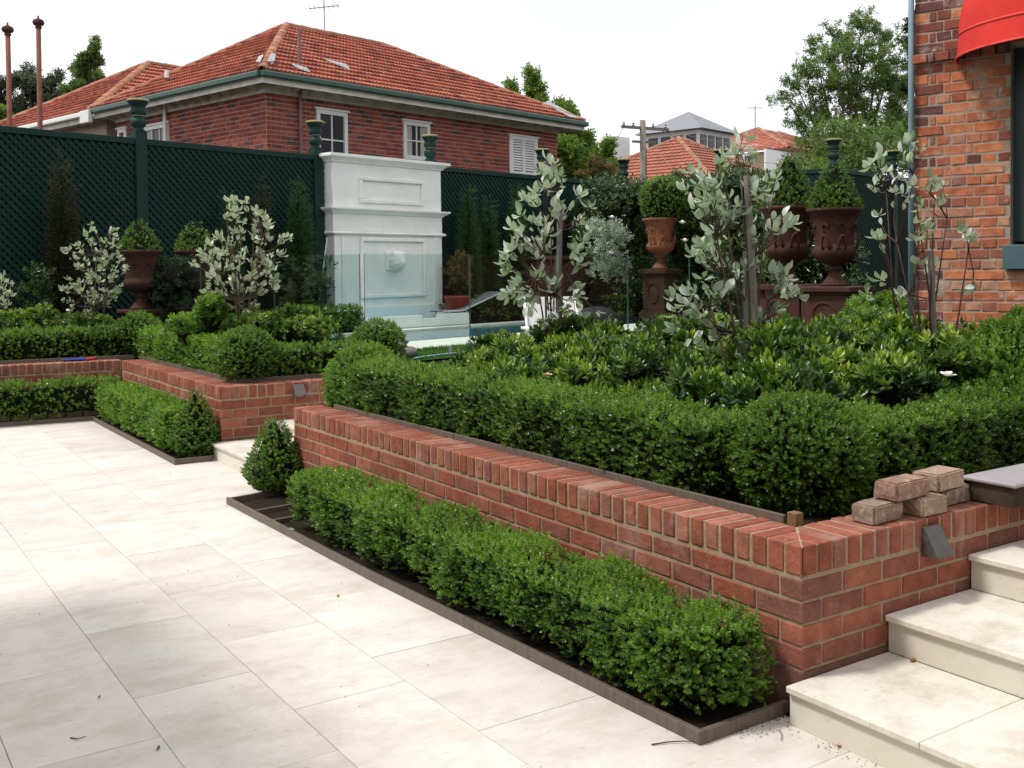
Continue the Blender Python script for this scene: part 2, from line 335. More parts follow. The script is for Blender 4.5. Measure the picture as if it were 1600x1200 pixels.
def silver_mat(name, top, top2, under, rim=None):
    m, nt, b = newmat(name, .42, .5); g = N(nt, 'NewGeometry'); r = orand(nt)
    c = mix(nt, r, top, top2); tcx = N(nt, 'TexCoord'); sp = N(nt, 'SeparateXYZ'); nt.links.new(tcx.outputs['Object'], sp.inputs[0])
    ab = N(nt, 'Math', operation='ABSOLUTE'); nt.links.new(sp.outputs[0], ab.inputs[0])
    if rim:
        ad = N(nt, 'Math', operation='ADD'); nn = noise(nt, tcx.outputs['Object'], 7, 3); mm = N(nt, 'Math', operation='MULTIPLY'); mm.inputs[1].default_value = .2
        nt.links.new(nn, mm.inputs[0]); nt.links.new(ab.outputs[0], ad.inputs[0]); nt.links.new(mm.outputs[0], ad.inputs[1])
        c = mix(nt, ramp(nt, ad.outputs[0], [(.22, 0), (.27, 1)]), c, rim)
    c = mix(nt, ramp(nt, ab.outputs[0], [(.008, .6), (.02, 0)]), c, tuple(min(1, x*1.5) for x in top2))
    c = mix(nt, g.outputs['Backfacing'], c, under); nt.links.new(c, b.inputs['Base Color'])
    t = N(nt, 'BsdfTranslucent'); nt.links.new(mix(nt, 1., c, (.9, 1.1, .6), 'MULTIPLY'), t.inputs['Color'])
    s = N(nt, 'MixShader'); s.inputs[0].default_value = .22; out = nt.nodes['Material Output']
    nt.links.new(b.outputs[0], s.inputs[1]); nt.links.new(t.outputs[0], s.inputs[2]); nt.links.new(s.outputs[0], out.inputs[0]); return m
M['silver'] = silver_mat('silver_green_leaf', (.10, .18, .07), (.40, .48, .35), (.62, .67, .60))
M['varieg'] = silver_mat('cream_edged_leaf', (.17, .25, .11), (.30, .38, .22), (.50, .54, .44), rim=(.56, .58, .40))

# ------------------------------------------------------------------ bricks and walls
_bm = {}
def brick_mesh(name, w, d, h, m, bev=.004, jit=.002, var=4, topbev=0):
    key = (name, round(w, 3), round(d, 3), round(h, 3), m.name, random.randrange(var))
    if key in _bm: return _bm[key]
    bm = bmesh.new()
    vs = [bm.verts.new((x*w/2+random.uniform(-jit, jit), y*d/2+random.uniform(-jit, jit), z*h/2+random.uniform(-jit, jit))) for z in (-1, 1) for x, y in ((-1, -1), (1, -1), (1, 1), (-1, 1))]
    for f in ((3, 2, 1, 0), (4, 5, 6, 7), (0, 1, 5, 4), (1, 2, 6, 5), (2, 3, 7, 6), (3, 0, 4, 7)): bm.faces.new([vs[i] for i in f])
    bmesh.ops.bevel(bm, geom=list(bm.edges), offset=bev, segments=1, affect='EDGES')
    me = bpy.data.meshes.new(name); bm.to_mesh(me); bm.free(); me.materials.append(m); _bm[key] = me; return me
def put(name, me, parent, pos, rz=0, tilt=0.0):
    o = bpy.data.objects.new(name, me); link(o, parent)
    o.location = Vector(pos)-parent_world(parent) if parent is not None else Vector(pos)
    o.rotation_euler = (random.uniform(-tilt, tilt), random.uniform(-tilt, tilt), rz+random.uniform(-tilt, tilt)); return o
def poly_brick(name, poly, z0, z1, m, parent, bev=.005):
    b = MB().prism(poly, z0, z1); return b.build(name, m, parent, bevel=bev)
CH = .086
def course_face(parent, org, di, nn, s0, s1, zt, k, L=.23, depth=.10, m=None, rec=0.0, half=False, name='brick', gap=.013):
    """bricks of one course k (top of first course at zt) along di from s0 to s1, outer face on org"""
    z = zt-CH*k-CH/2; s = s0; rz = math.atan2(di[1], di[0]); first = True
    while s < s1-.02:
        l = L/2-gap/2 if (half and first) else L
        e = min(s+l, s1); first = False
        if e-s < .035: break
        c = s+(e-s)/2; px = org[0]+di[0]*c-nn[0]*(depth/2+rec+random.uniform(0, .002)); py = org[1]+di[1]*c-nn[1]*(depth/2+rec+random.uniform(0, .003))
        put(name, brick_mesh(name, round(e-s, 2)+.0, depth, CH-gap, m, var=3, bev=.0035, jit=.0015), parent, (px, py, z), rz, .004); s = e+gap
H = .6448
def coping(parent, org, di, nn, s0, s1, zt, m, depth=.232, pitch=.0862):
    rz = math.atan2(di[1], di[0]); n = max(1, int(round((s1-s0)/pitch))); p = (s1-s0)/n
    for i in range(n):
        c = s0+p*(i+.5); off = depth/2+random.uniform(-.002, .002)
        o = put('coping_brick', brick_mesh('coping_brick', p-.0145, depth, .112, m, bev=.006, var=5), parent, (org[0]+di[0]*c-nn[0]*off, org[1]+di[1]*c-nn[1]*off, zt-.056+random.uniform(-.0015, .0015)), rz, .006)

def planter_wall(loc, label, yl, xl, ysign, extra=None):
    """corner at loc; one arm runs along +Y*... (face to -X), the other along +X (face to -Y)"""
    w = empty('planter_wall', loc, label, 'garden wall'); ox, oy = loc[0], loc[1]
    # mortar body
    b = MB(); e = .0065
    b.prism([(ox+e, oy+e), (ox+xl, oy+e), (ox+xl, oy+.226), (ox+.226, oy+.226), (ox+.226, oy+yl-.004), (ox+e, oy+yl-.004)], .004, H-.004)
    b.build('mortar', M['mortar'], w)
    # plinth
    MB().prism([(ox-.002, oy-.002), (ox+xl, oy-.002), (ox+xl, oy+.1), (ox+.1, oy+.1), (ox+.1, oy+yl), (ox-.002, oy+yl)], 0, H-.125-4*CH-.006).build('footing', plinth, w)
    # mitred coping corner
    D = .232
    for i in range(2):
        y0 = .006+i*.086*1.0; y1 = y0+.078
        if i == 0: y0 = .000; y1 = .084
        else: y0 = .094; y1 = .170
        poly_brick('coping_brick', [(ox, oy+y0+.004 if i == 0 else oy+y0), (ox+max(.002, y0)-.002 if i else ox+.001, oy+y0+.006 if i == 0 else oy+y0+.002), (ox+y1-.006, oy+y1), (ox, oy+y1)], H-.112, H, M['cope'], w, .004)
        poly_brick('coping_brick', [(ox+y0+.004 if i == 0 else ox+y0, oy), (ox+y1, oy), (ox+y1, oy+y1-.006), (ox+y0+.006 if i == 0 else ox+y0+.002, oy+.001 if i == 0 else oy+y0-.002+.0)], H-.112, H, M['cope'], w, .004)
    poly_brick('coping_brick', [(ox, oy+.180), (ox+.174, oy+.180), (ox+.226, oy+.232), (ox+.226, oy+.252), (ox, oy+.252)], H-.112, H, M['cope'], w, .004)
    poly_brick('coping_brick', [(ox+.180, oy), (ox+.252, oy), (ox+.252, oy+.226), (ox+.236, oy+.226), (ox+.180, oy+.170)], H-.112, H, M['cope'], w, .004)
    coping(w, loc, (0, 1), (-1, 0), .262, yl, H, M['cope']); coping(w, loc, (1, 0), (0, -1), .262, xl, H, M['cope'])
    for k in range(4):
        a, c = ((.23, .11) if k % 2 == 0 else (.11, .23)); z = H-.125-CH*k-CH/2
        put('brick', brick_mesh('brick', a, c, CH-.013, M['brick'], var=3), w, (ox+a/2, oy+c/2, z), 0, .002)
        course_face(w, loc, (0, 1), (-1, 0), c+.01, yl, H-.125, k, m=M['brick'])
        course_face(w, loc, (1, 0), (0, -1), a+.01, xl, H-.125, k, m=M['brick'])
    return w
plinth = plain('dark_footing', (.17, .085, .065), .95, .1, .35, 14, .5)

# ------------------------------------------------------------------ ground sheets
MB().add([(-90, -60, -.03), (110, -60, -.03), (110, 140, -.03), (-90, 140, -.03)], [(0, 1, 2, 3)]).build('ground', M['ground'], kind='structure')
patio = MB().add([(-9, -9, -.006), (-.02, -9, -.006), (-.02, 10.5, -.006), (-9, 10.5, -.006)], [(0, 1, 2, 3)]).build('patio', M['joint'], kind='structure')
tw, tl = .4875, .882
_tile = {}
for i in range(-10, 5):
    x0 = -2.025+tw*i
    if i > 2: break
    x1 = min(x0+tw, -.03)
    if i == 2: x1 = -.03
    off = 1.215 if i % 2 else 1.655
    if i == 2: off = 1.56
    for j in range(-5, 11):
        y0 = off+tl*j-.06*(x0+2.2); y1 = y0+tl
        if y0 > 10.4 or y1 < -3.9 or x1 < -4.6-.0*y0: continue
        if x0 < -3.2 and y0 < 2: continue
        key = round(x1-x0, 3)
        if key not in _tile: _tile[key] = MB().box(-(x1-x0)/2+.0013, (x1-x0)/2-.0013, -tl/2+.0013, tl/2-.0013, -.02, 0).build('paving_tile', M['paving'], patio, loc=(0, 0, 0), bevel=.0012); t = _tile[key]
        else: t = _tile[key].copy(); link(t, patio)
        t.location = Vector(((x0+x1)/2, (y0+y1)/2, random.uniform(-.0008, .0008)))-patio.location; t.rotation_euler.z = random.uniform(-.0008, .0008)
bm = bmesh.new()
outer = [(1.62, -6), (80, -6), (80, 100), (-50, 100), (-50, 15.2), (-4.5, 11.1), (0.1, 10.62), (1.62, 10.62)]
aW, aE, nS, nN = 10.1, 20.2, 11.80, 14.22          # pool basin in frame R
hole = [R(aW, nS, 0), R(aE, nS, 0), R(aE, nN, 0), R(aW, nN, 0)]
def loop(pts): vs = [bm.verts.new((p[0], p[1], .575)) for p in pts]; return [bm.edges.new((vs[i], vs[(i+1) % len(vs)])) for i in range(len(vs))]
eds = loop(outer)+loop(hole); bmesh.ops.triangle_fill(bm, edges=eds, use_beauty=True)
me = bpy.data.meshes.new('terrace'); bm.to_mesh(me); bm.free(); me.materials.append(M['earth'])
tag(link(bpy.data.objects.new('terrace', me)), kind='structure')
def sheet(name, poly, z, m, **k): return MB().add([(x, y, z) for x, y in poly], [tuple(range(len(poly)))]).build(name, m, **k)
sheet('bed_soil', [(.22, .22), (4.6, .22), (4.6, 4.77), (.22, 4.77)], .60, M['earth'], kind='structure')
sheet('bed_soil', [(.22, 6.95), (2.1, 6.95), (2.1, 10.66), (.22, 10.66)], .602, M['earth'], kind='structure')
sheet('bed_soil', [(-.02, .09), (-.02, 4.9), (-.55, 4.84), (-.455, .09)], .006, M['earth'], kind='structure')
sheet('bed_soil', [(-.02, 6.75), (-.02, 10.4), (-4.6, 10.85), (-4.6, 10.6), (-.42, 10.02), (-.42, 6.75)], .006, M['earth'], kind='structure')
# retaining face of the terrace where steps meet it
# ------------------------------------------------------------------ steps
def steps(label, y0, y1, joints, mirror=False):
    st = empty('stone_steps', (0, (y0+y1)/2, 0), label, 'steps'); xs = [-.10, .478, 1.041, 1.62]; zs = [.148, .30, .451, .600]; xe = [.56, 1.12, 1.70, 3.2]
    for k in range(4):
        MB().box(xs[k]+.022, xs[k]+.06, y0+.003, y1-.003, (zs[k-1] if k else 0), zs[k]-.0245).build('riser', M['riser'], st, bevel=.001)
        ys = [y0+.002]+[j-.12*k*0 for j in joints]+[y1-.002]
        if k % 2 and len(joints): ys = [y0+.002]+[j-.28 for j in joints]+[y1-.002]
        for a, b in zip(ys, ys[1:]):
            MB().box(xs[k], min(xe[k], xs[k+1]+.02 if k < 3 else 9), a+.001, b-.001, zs[k]-.024, zs[k]).build('tread', M['tread'], st, bevel=.0025)
    MB().box(xs[0]+.065, 1.6, y0+.01, y1-.01, 0, .12).box(xs[1]+.065, 1.6, y0+.01, y1-.01, .12, .27).box(xs[2]+.065, 1.6, y0+.01, y1-.01, .27, .42).build('step_core', M['mortar'], st)
    return st
steps('pale stone steps at the right edge rising beside the near brick wall', -3.4, -.004, [-2.55, -1.53, -.565])
steps('pale stone steps climbing between the two brick planter walls behind the small cone bush', 4.994, 6.720, [5.85])
# ------------------------------------------------------------------ brick planter walls
wallB = planter_wall((0, 0, 0), 'long near red brick planter wall with brick-on-edge coping ending at the right-hand steps', 4.988, 2.3, 1)
wallA = planter_wall((0, 6.724, 0), 'red brick planter wall beyond the far steps turning left behind the low hedge', 3.70, 1.9, 1)
wc = empty('planter_wall', (0, 10.44, 0), 'low red brick planter wall at far left under the blue toy, facing the patio', 'garden wall')
dC = np.array([-math.cos(math.radians(5.5)), math.sin(math.radians(5.5))]); nC = np.array([-dC[1], dC[0]]); nC = -nC if nC[1] > 0 else nC
def CC(s, d, z): p = np.array([0, 10.44])+dC*s-nC*d; return (p[0], p[1], z)
MB().box(0, 4.3, .0065, .226, .004, H-.005, T=CC).build('mortar', M['mortar'], wc)
coping(wc, (0, 10.44), dC, nC, .01, 4.3, H, M['cope'])
for k in range(4): course_face(wc, (0, 10.44), dC, nC, .01, 4.3, H-.125, k, m=M['brick'], half=k % 2 == 0)
# ------------------------------------------------------------------ edging boards
def board(b, p, q, z0, z1, w=.022): b.bar((p[0], p[1], (z0+z1)/2), (q[0], q[1], (z0+z1)/2), w, z1-z0)
eg = empty('edging_tray', (-.4, 2.4, 0), 'brown edging frame round the low hedge at the foot of the near brick wall', 'garden edging')
for p, q, z1 in (((-.463, .066), (-.548, 2.5), .05), ((-.548, 2.5), (-.572, 4.83), .05), ((-.463, .066), (-.012, .066), .05), ((-.572, 4.83), (-.02, 4.93), .045), ((-.55, 4.36), (-.03, 4.43), .04), ((-.55, 4.02), (-.03, 4.09), .04)):
    b = MB(); dd = np.array(q)-np.array(p); dd = dd/np.linalg.norm(dd)*.011; board(b, np.array(p)-dd, np.array(q)+dd*(0 if q[0] > -.1 else 1), .001, z1+random.uniform(-.0004, .0004)); b.build('edging_board', M['edging'], eg, bevel=.002)
b = MB().box(-.562, -.545, 3.62, 3.68, .052, .056).build('joint_plate', M['alu'], eg)
eg = empty('edging_tray', (-.4, 8.4, 0), 'brown edging strip round the low hedge at the foot of the far brick wall', 'garden edging')
for p, q in (((-.44, 6.64), (-.12, 6.64)), ((-.44, 6.64), (-.43, 10.03)), ((-.43, 10.03), (-4.4, 10.52))):
    b = MB(); dd = np.array(q)-np.array(p); dd = dd/np.linalg.norm(dd)*.01; board(b, np.array(p)-dd, np.array(q)+dd, .001, .05+random.uniform(-.0004, .0004)); b.build('edging_board', M['edging'], eg, bevel=.002)
eg = empty('edging_strip', (.245, 2.5, .64), 'brown edging board behind the coping of the near brick wall, below the hedge', 'garden edging')
for p, q in (((.243, .30), (.243, 2.95)), ((.243, 2.96), (.243, 4.76))):
    b = MB(); board(b, p, q, .60, .675, .018); b.build('edging_board', M['edging'], eg, bevel=.002)
eg = empty('edging_strip', (.245, 8.5, .64), 'brown edging board behind the coping of the far brick walls', 'garden edging')
for p, q in (((.245, 6.97), (.245, 10.5)), ((.255, 6.965), (1.9, 6.965)), ((.20, 10.68), (-4.2, 11.10))):
    b = MB(); board(b, p, q, .60, .685, .018); b.build('edging_board', M['edging'], eg, bevel=.002)

# ------------------------------------------------------------------ garden fence with lattice
def lattice_bay(fence, T, s0, s1, z0, z1, single, pitch=.126, w=.054):
    """diagonal slats, both ways, clipped to the bay; T(s, d, z) maps to world; d = out of the board"""
    def clip(c, sg):
        pts = []
        for s in (s0, s1):
            z = sg*(s-s0)+c
            if z0 <= z <= z1: pts.append((s, z))
        for z in (z0, z1):
            s = (z-c)/sg+s0
            if s0 < s < s1: pts.append((s, z))
        return pts[:2] if len(pts) >= 2 else None
    joined = MB()
    for sg, d0 in ((1, .026), (-1, .040)):
        L = s1-s0; lo, hi = (z0-L, z1) if sg > 0 else (z0, z1+L); c = lo+pitch*.5
        while c < hi:
            r = clip(c, sg)
            c += pitch
            if not r: continue
            (sa, za), (sb, zb) = r
            if abs(sa-sb) < .05: continue
            ln = math.hypot(sb-sa, zb-za); ux, uz = (sb-sa)/ln, (zb-za)/ln; nx, nz_ = -uz*w/2, ux*w/2; th = .013
            vs = [T(s+i*nx, dd, z+i*nz_) for dd in (d0, d0+th) for s, z, i in ((sa, za, -1), (sb, zb, -1), (sb, zb, 1), (sa, za, 1))]
            b = MB() if single else joined
            b.add(vs, [(3, 2, 1, 0), (4, 5, 6, 7), (0, 1, 5, 4), (1, 2, 6, 5), (2, 3, 7, 6), (3, 0, 4, 7)])
            if single: b.build('lattice_slat', M['greenslat'], fence)
    if not single: joined.build('lattice_panel', M['greenslat'], fence, kind='stuff')
FZ = 3.87
def finial(post, T):
    """turned post head at T(0,0,z)"""
    prof = [(.10, .0), (.105, .02), (.085, .03), (.08, .06), (.12, .10), (.13, .16), (.10, .20), (.085, .215), (.085, .24), (.12, .28), (.13, .33), (.11, .36), (.115, .39), (.135, .43), (.155, .46), (.16, .475)]
    c = T(0, 0, 0); b = MB().lathe([(r, z) for r, z in prof], 20, (c[0], c[1])); b.v = [(x, y, z+FZ+.12) for x, y, z in b.v]; b.build('post_head', M['green'], post, smooth=True)
    b = MB().lathe([(.15, .475), (.185, .48), (.185, .50), (.15, .52), (.03, .53)], 20, (c[0], c[1])); b.v = [(x, y, z+FZ+.12) for x, y, z in b.v]; b.build('gilt_cap', M['gold'], post, smooth=False)
    b = MB().lathe([(.086, .243), (.097, .243), (.097, .255), (.086, .257)], 20, (c[0], c[1])); b.v = [(x, y, z+FZ+.12) for x, y, z in b.v]; b.build('gilt_ring', M['gold'], post)
def fence_run(label, T0, posts, single, skip_first=False):
    fc = empty('lattice_fence', T0((posts[0]+posts[-1])/2, 0, .575), label, 'fence')
    for i, s in enumerate(posts):
        if i == 0 and skip_first: continue
        p = MB().box(s-.10, s+.10, -.10, .10, .575, FZ+.12, T=T0).build('fence_post', M['green'], fc, bevel=.006)
        finial(p, lambda a, d, z, s=s: T0(s+a, d, z))
    for i in range(len(posts)-1):
        a, b = posts[i]+.102, posts[i+1]-.102
        MB().box(a, b, -.07, .075, FZ-.10, FZ, T=T0).build('top_rail', M['green'], fc, bevel=.006)
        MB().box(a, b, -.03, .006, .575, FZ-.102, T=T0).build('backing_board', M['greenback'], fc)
        MB().box(a, b, -.035, .06, .575, .72, T=T0).build('bottom_rail', M['green'], fc)
        lattice_bay(fc, T0, a, b, .73, FZ-.105, single[i])
    return fc
PA = [1.9, 5.25, 8.63, 12.19, 15.16, 18.79, 22.07]
fence_run('tall dark green lattice fence with turned posts below the red-roofed house', lambda s, d, z: R(s, 15.8-d, z), PA, [0, 1, 1, 0, 0, 0])
PB = [0, 2.5, 5.7]
fence_run('short dark green lattice fence returning from the far corner behind the urns', lambda s, d, z: R(22.07-d, 15.8-s, z), [0, 2.85, 5.7], [0, 0], True)
fence_run('dark green lattice fence beside the right brick house behind the thin-stemmed silver shrub', lambda s, d, z: R(22.07+s, 10.1-d, z), [0, 3.3, 6.6], [0, 0], True)

# ------------------------------------------------------------------ pool, deck, fountain
b = MB(); e = .34
def quadR(b, a0, a1, n0, n1, z0, z1): b.box(a0, a1, n0, n1, z0, z1, T=R)
pool = empty('swimming_pool', R(15, 13.3, .5), 'long swimming pool with pale stone coping before the white fountain wall', 'pool')
b = MB(); quadR(b, aW, aE, nS, nN, -.2, -.15); b.build('pool_floor', M['plaster'], pool)
for nm, (a0, a1, n0, n1) in {'s': (aW-.05, aE+.05, nS-.05, nS), 'n': (aW-.05, aE+.05, nN, nN+.05), 'w': (aW-.05, aW, nS, nN), 'e': (aE, aE+.05, nS, nN)}.items():
    b = MB(); quadR(b, a0, a1, n0, n1, -.2, .57); b.build('pool_wall', M['plaster'], pool)
MB().add([R(aW, nS, .572), R(aE, nS, .572), R(aE, nN, .572), R(aW, nN, .572)], [(0, 1, 2, 3)]).build('water', M['water'], pool)
def slabs(n0, n1, a0, a1, step, alongA=True, z=(.56, .601)):
    s = a0
    while s < a1-.01:
        t = min(s+step, a1); b = MB()
        if alongA: quadR(b, s+.003, t-.003, n0, n1, *z)
        else: quadR(b, n0, n1, s+.003, t-.003, *z)
        b.build('coping_slab', M['deck'], pool, bevel=.004); s = t
slabs(nS-1.30, nS+.03, aW-.9, aE+.4, .9); slabs(nN-.03, nN+.32, aW-.35, aE+.4, .9); slabs(aW-.9, aW+.03, nS+.034, nN-.034, .84, False)
sheet('pool_terrace', [R(*p, 0)[:2] for p in ((aE+.02, 9.0), (23.5, 9.0), (23.5, 15.6), (aE+.02, 15.6))], .598, M['deck'], kind='structure')
# lawn with blades
lawn_poly = [(6.9, 9.2), (16, 9.2), (16, nS-1.31), (6.9, nS-1.31)]
sheet('lawn', [R(a, n, 0)[:2] for a, n in lawn_poly], .60, M['lawn'], kind='structure')

fw = empty('fountain_wall', R(13.75, 15.6, .6), 'tall white rendered fountain wall with lion mask and framed panels', 'fountain')
def fbox(nm, a0, a1, d0, z0, z1, dep=.0, bev=.004, m='white'): b = MB(); quadR(b, a0, a1, 15.5-d0, 15.775-dep, z0, z1); return b.build(nm, M[m], fw, bevel=bev)
fbox('lower_body', 12.36, 15.18, 0, .84, 2.375); fbox('base_plinth', 12.30, 15.26, .05, .62, 1.0-.002)
fbox('middle_body', 12.34, 15.19, .0, 2.452, 2.78); fbox('upper_body', 12.34, 15.17, .0, 2.90, 3.74)
# moulded cornices as swept profiles
def cornice(a0, a1, z0, prof):
    b = MB(); vs = []; m_ = len(prof)
    for d, z in prof: vs += [R(a0-d, 15.775, z0+z), R(a0-d, 15.5-d, z0+z), R(a1+d, 15.5-d, z0+z), R(a1+d, 15.775, z0+z)]
    fs = [(4*i+k, 4*i+k+1, 4*i+5+k, 4*i+4+k) for i in range(m_-1) for k in range(3)]+[(0, 3, 2, 1), tuple(range(4*m_-4, 4*m_))]
    b.add(vs, fs); b.build('cornice', M['white'], fw)
cornice(12.36, 15.18, 2.378, [(.0, 0), (.05, .01), (.07, .035), (.05, .06), (.0, .072)])
cornice(12.34, 15.19, 2.782, [(0, 0), (.03, .005), (.04, .03), (.09, .05), (.12, .075), (.13, .085), (.13, .11), (.0, .117)])
cornice(12.34, 15.17, 3.742, [(0, 0), (.03, .005), (.04, .03), (.09, .07), (.13, .09), (.145, .10), (.145, .155), (.0, .165)])
def frame(a0, a1, z0, z1, w=.07, d=.055):
    for (x0, x1, y0, y1) in ((a0, a1, z1-w, z1), (a0, a1, z0, z0+w), (a0, a0+w, z0+w+.002, z1-w-.002), (a1-w, a1, z0+w+.002, z1-w-.002)):
        b = MB(); quadR(b, x0, x1, 15.5-d, 15.499, y0, y1); b.build('panel_moulding', M['white'], fw, bevel=.012)
frame(12.97, 14.66, 3.0, 3.50); frame(12.97, 14.68, 1.16, 2.33)
for a0 in (12.52, 14.92): fbox('pilaster', a0, a0+.10, .025, 1.003, 2.37)
# lion mask
b = MB(); quadR(b, 13.62, 14.02, 15.45, 15.499, 1.70, 2.06); mk = b.build('mask_plate', M['white'], fw, bevel=.01)
bm = bmesh.new(); bmesh.ops.create_icosphere(bm, subdivisions=4, radius=1)
def lump(v, c, r, h): d = (Vector(c)-v).length; return h*max(0, 1-(d/r)**2)
for v in bm.verts:
    p = v.co.copy(); k = 1.0; ang = math.atan2(p.z, p.x); rr = math.hypot(p.x, p.z)
    if rr > .45: k += .10*math.sin(ang*11)*(rr-.45)+.06*math.sin(ang*23+p.y*6)
    k += lump(p, (0, -.9, -.15), .35, .55)+lump(p, (.33, -.85, .25), .16, .12)+lump(p, (-.33, -.85, .25), .16, .12)+lump(p, (0, -.8, -.5), .25, .25)+lump(p, (.55, -.3, .7), .25, .3)+lump(p, (-.55, -.3, .7), .25, .3)
    k -= lump(p, (.28, -.95, .12), .12, .15)+lump(p, (-.28, -.95, .12), .12, .15)+lump(p, (0, -1, -.42), .13, .28)
    v.co = p*k
cx = R(13.86, 15.44, 1.88)
for v in bm.verts: q = v.co; v.co = Vector(cx)+Vector(XP)*q.x*.19+Vector(YP)*q.y*.17+Vector((0, 0, q.z*.20))
me = bpy.data.meshes.new('lion_mask'); bm.to_mesh(me); bm.free(); me.materials.append(M['white']); me.polygons.foreach_set('use_smooth', [True]*len(me.polygons))
o = bpy.data.objects.new('lion_mask', me); link(o, fw); o.location = -parent_world(fw)
# basin
bs = empty('fountain_basin', R(13.75, 15.0, .6), 'low white basin in front of the fountain wall spilling into the pool', 'basin')
for a0, a1, n0, n1, z1 in ((12.2, 13.72, 14.56, 14.72, .83), (14.22, 15.02, 14.56, 14.72, .83), (13.722, 14.218, 14.56, 14.72, .76), (12.2, 12.36, 14.722, 15.42, .83), (14.86, 15.02, 14.722, 15.42, .83)):
    b = MB(); quadR(b, a0, a1, n0, n1, .603, z1); b.build('basin_wall', M['white'], bs, bevel=.006)
b = MB(); quadR(b, 12.37, 14.85, 14.724, 15.42, .603, .66); b.build('basin_floor', M['plaster'], bs)
# glass pool fence
gA, gN = 8.02, 9.55
gf = empty('glass_fence', R(gA+2.5, gN, .6), 'frameless clear glass pool fence turning a corner in front of the white fountain wall', 'glass fence')
def pane(p, q):
    d = q-p; L = np.linalg.norm(d); u = d/L; w = np.array([-u[1], u[0], 0])*.006
    z0, z1 = .66, 1.893
    b = MB(); vs = [x+s*w+np.array([0, 0, z-x[2]]) for z in (z0, z1) for x, s in ((p, -1), (q, -1), (q, 1), (p, 1))]
    b.add(vs, [(0, 1, 5, 4), (2, 3, 7, 6)]); o = b.build('glass_panel', M['glass'], gf)
    b = MB(); b.add(vs, [(3, 2, 1, 0), (1, 2, 6, 5), (3, 0, 4, 7)]); b.build('polished_edge', M['glassedge'], o); MB().add(vs, [(4, 5, 6, 7)]).build('top_edge', M['glasstop'], o)
    for t in (.2, .8):
        c = p+d*t; MB().tube([(c[0], c[1], .6), (c[0], c[1], .70)], .024, n=10).build('spigot', M['alu'], gf)
aj = [gA+.03, gA+1.83, gA+3.61, gA+5.40, gA+7.2, gA+9.0]
for s0, s1 in zip(aj, aj[1:]): pane(R(s0+.008, gN, .66), R(s1-.008, gN, .66))
nj = [gN+.03, gN+1.75, gN+3.5, gN+5.1]
# the left arm runs back towards the fence
for s0, s1 in zip(nj, nj[1:]): pane(R(gA, s0+.008, .66), R(gA, s1-.008, .66))

# ------------------------------------------------------------------ red-roofed brick house behind the fence
hs = empty('brick_house', R(17.3, 20.5, 0), 'two-storey red brick house with terracotta hipped roof and green gutters behind the fence', 'house')
A0, A1, N0, N1 = 12.65, 22.04, 18.0, 24.2
ZW = 5.36
def brick_skin(nm, T, s0, s1, z0, z1, holes, rows=.0945, L=.25):
    b = MB(); k = 0; z = z1
    while z > z0:
        zt = z; zb = z-rows+.018; s = s0-(L*.5 if k % 2 else 0)
        while s < s1:
            hd = (random.random() < .08); l = L
            x0, x1 = max(s, s0), min(s+l-.017, s1)
            if x1-x0 > .03:
                segs = [(x0, x1)]
                for h0, h1, hz0, hz1 in holes:
                    if zb < hz1-.02 and zt > hz0+.02:
                        segs = [t for a_, b_ in segs for t in ((a_, min(b_, h0)), (max(a_, h1), b_)) if t[1]-t[0] > .02]
                for a_, b_ in segs: b.box(a_, b_, 0, .009+random.uniform(0, .003), zb, zt, t=random.random(), T=T)
            s += l
        z -= rows; k += 1
    b.build(nm, M['hbrick'], hs, kind='stuff')
TF = lambda s, d, z: R(s, N0-d, z); TL = lambda s, d, z: R(A0-d, s, z)
b = MB(); quadR(b, A0+.002, A1, N0+.002, N1, 0, ZW+.2); b.build('wall', M['hmortar'], hs)
holesF = [(13.90, 14.74, 3.9, 5.16), (16.40, 17.24, 4.28, 5.16), (20.07, 21.18, 4.15, 5.15)]
brick_skin('brickwork', TF, A0+.0, A1, 3.7, ZW, holesF)
def nAt(px, py):                                   # where a pixel's ray meets the left wall plane a = A0
    d = ray(px, py); t = (A0-(CAM-C0)@XP)/(d@XP); P = CAM+t*d; return float((P-C0)@YP), float(P[2])
n2, zt2 = nAt(224, 192); n1, _ = nAt(265, 190)
n4, zt4 = nAt(186, 203); n3, _ = nAt(199, 201)
holesL = [(n1, n2, 3.9, 5.12), (n3, n4, 4.4, zt4)]
brick_skin('brickwork', TL, N0+.015, N1, 3.7, ZW, holesL)
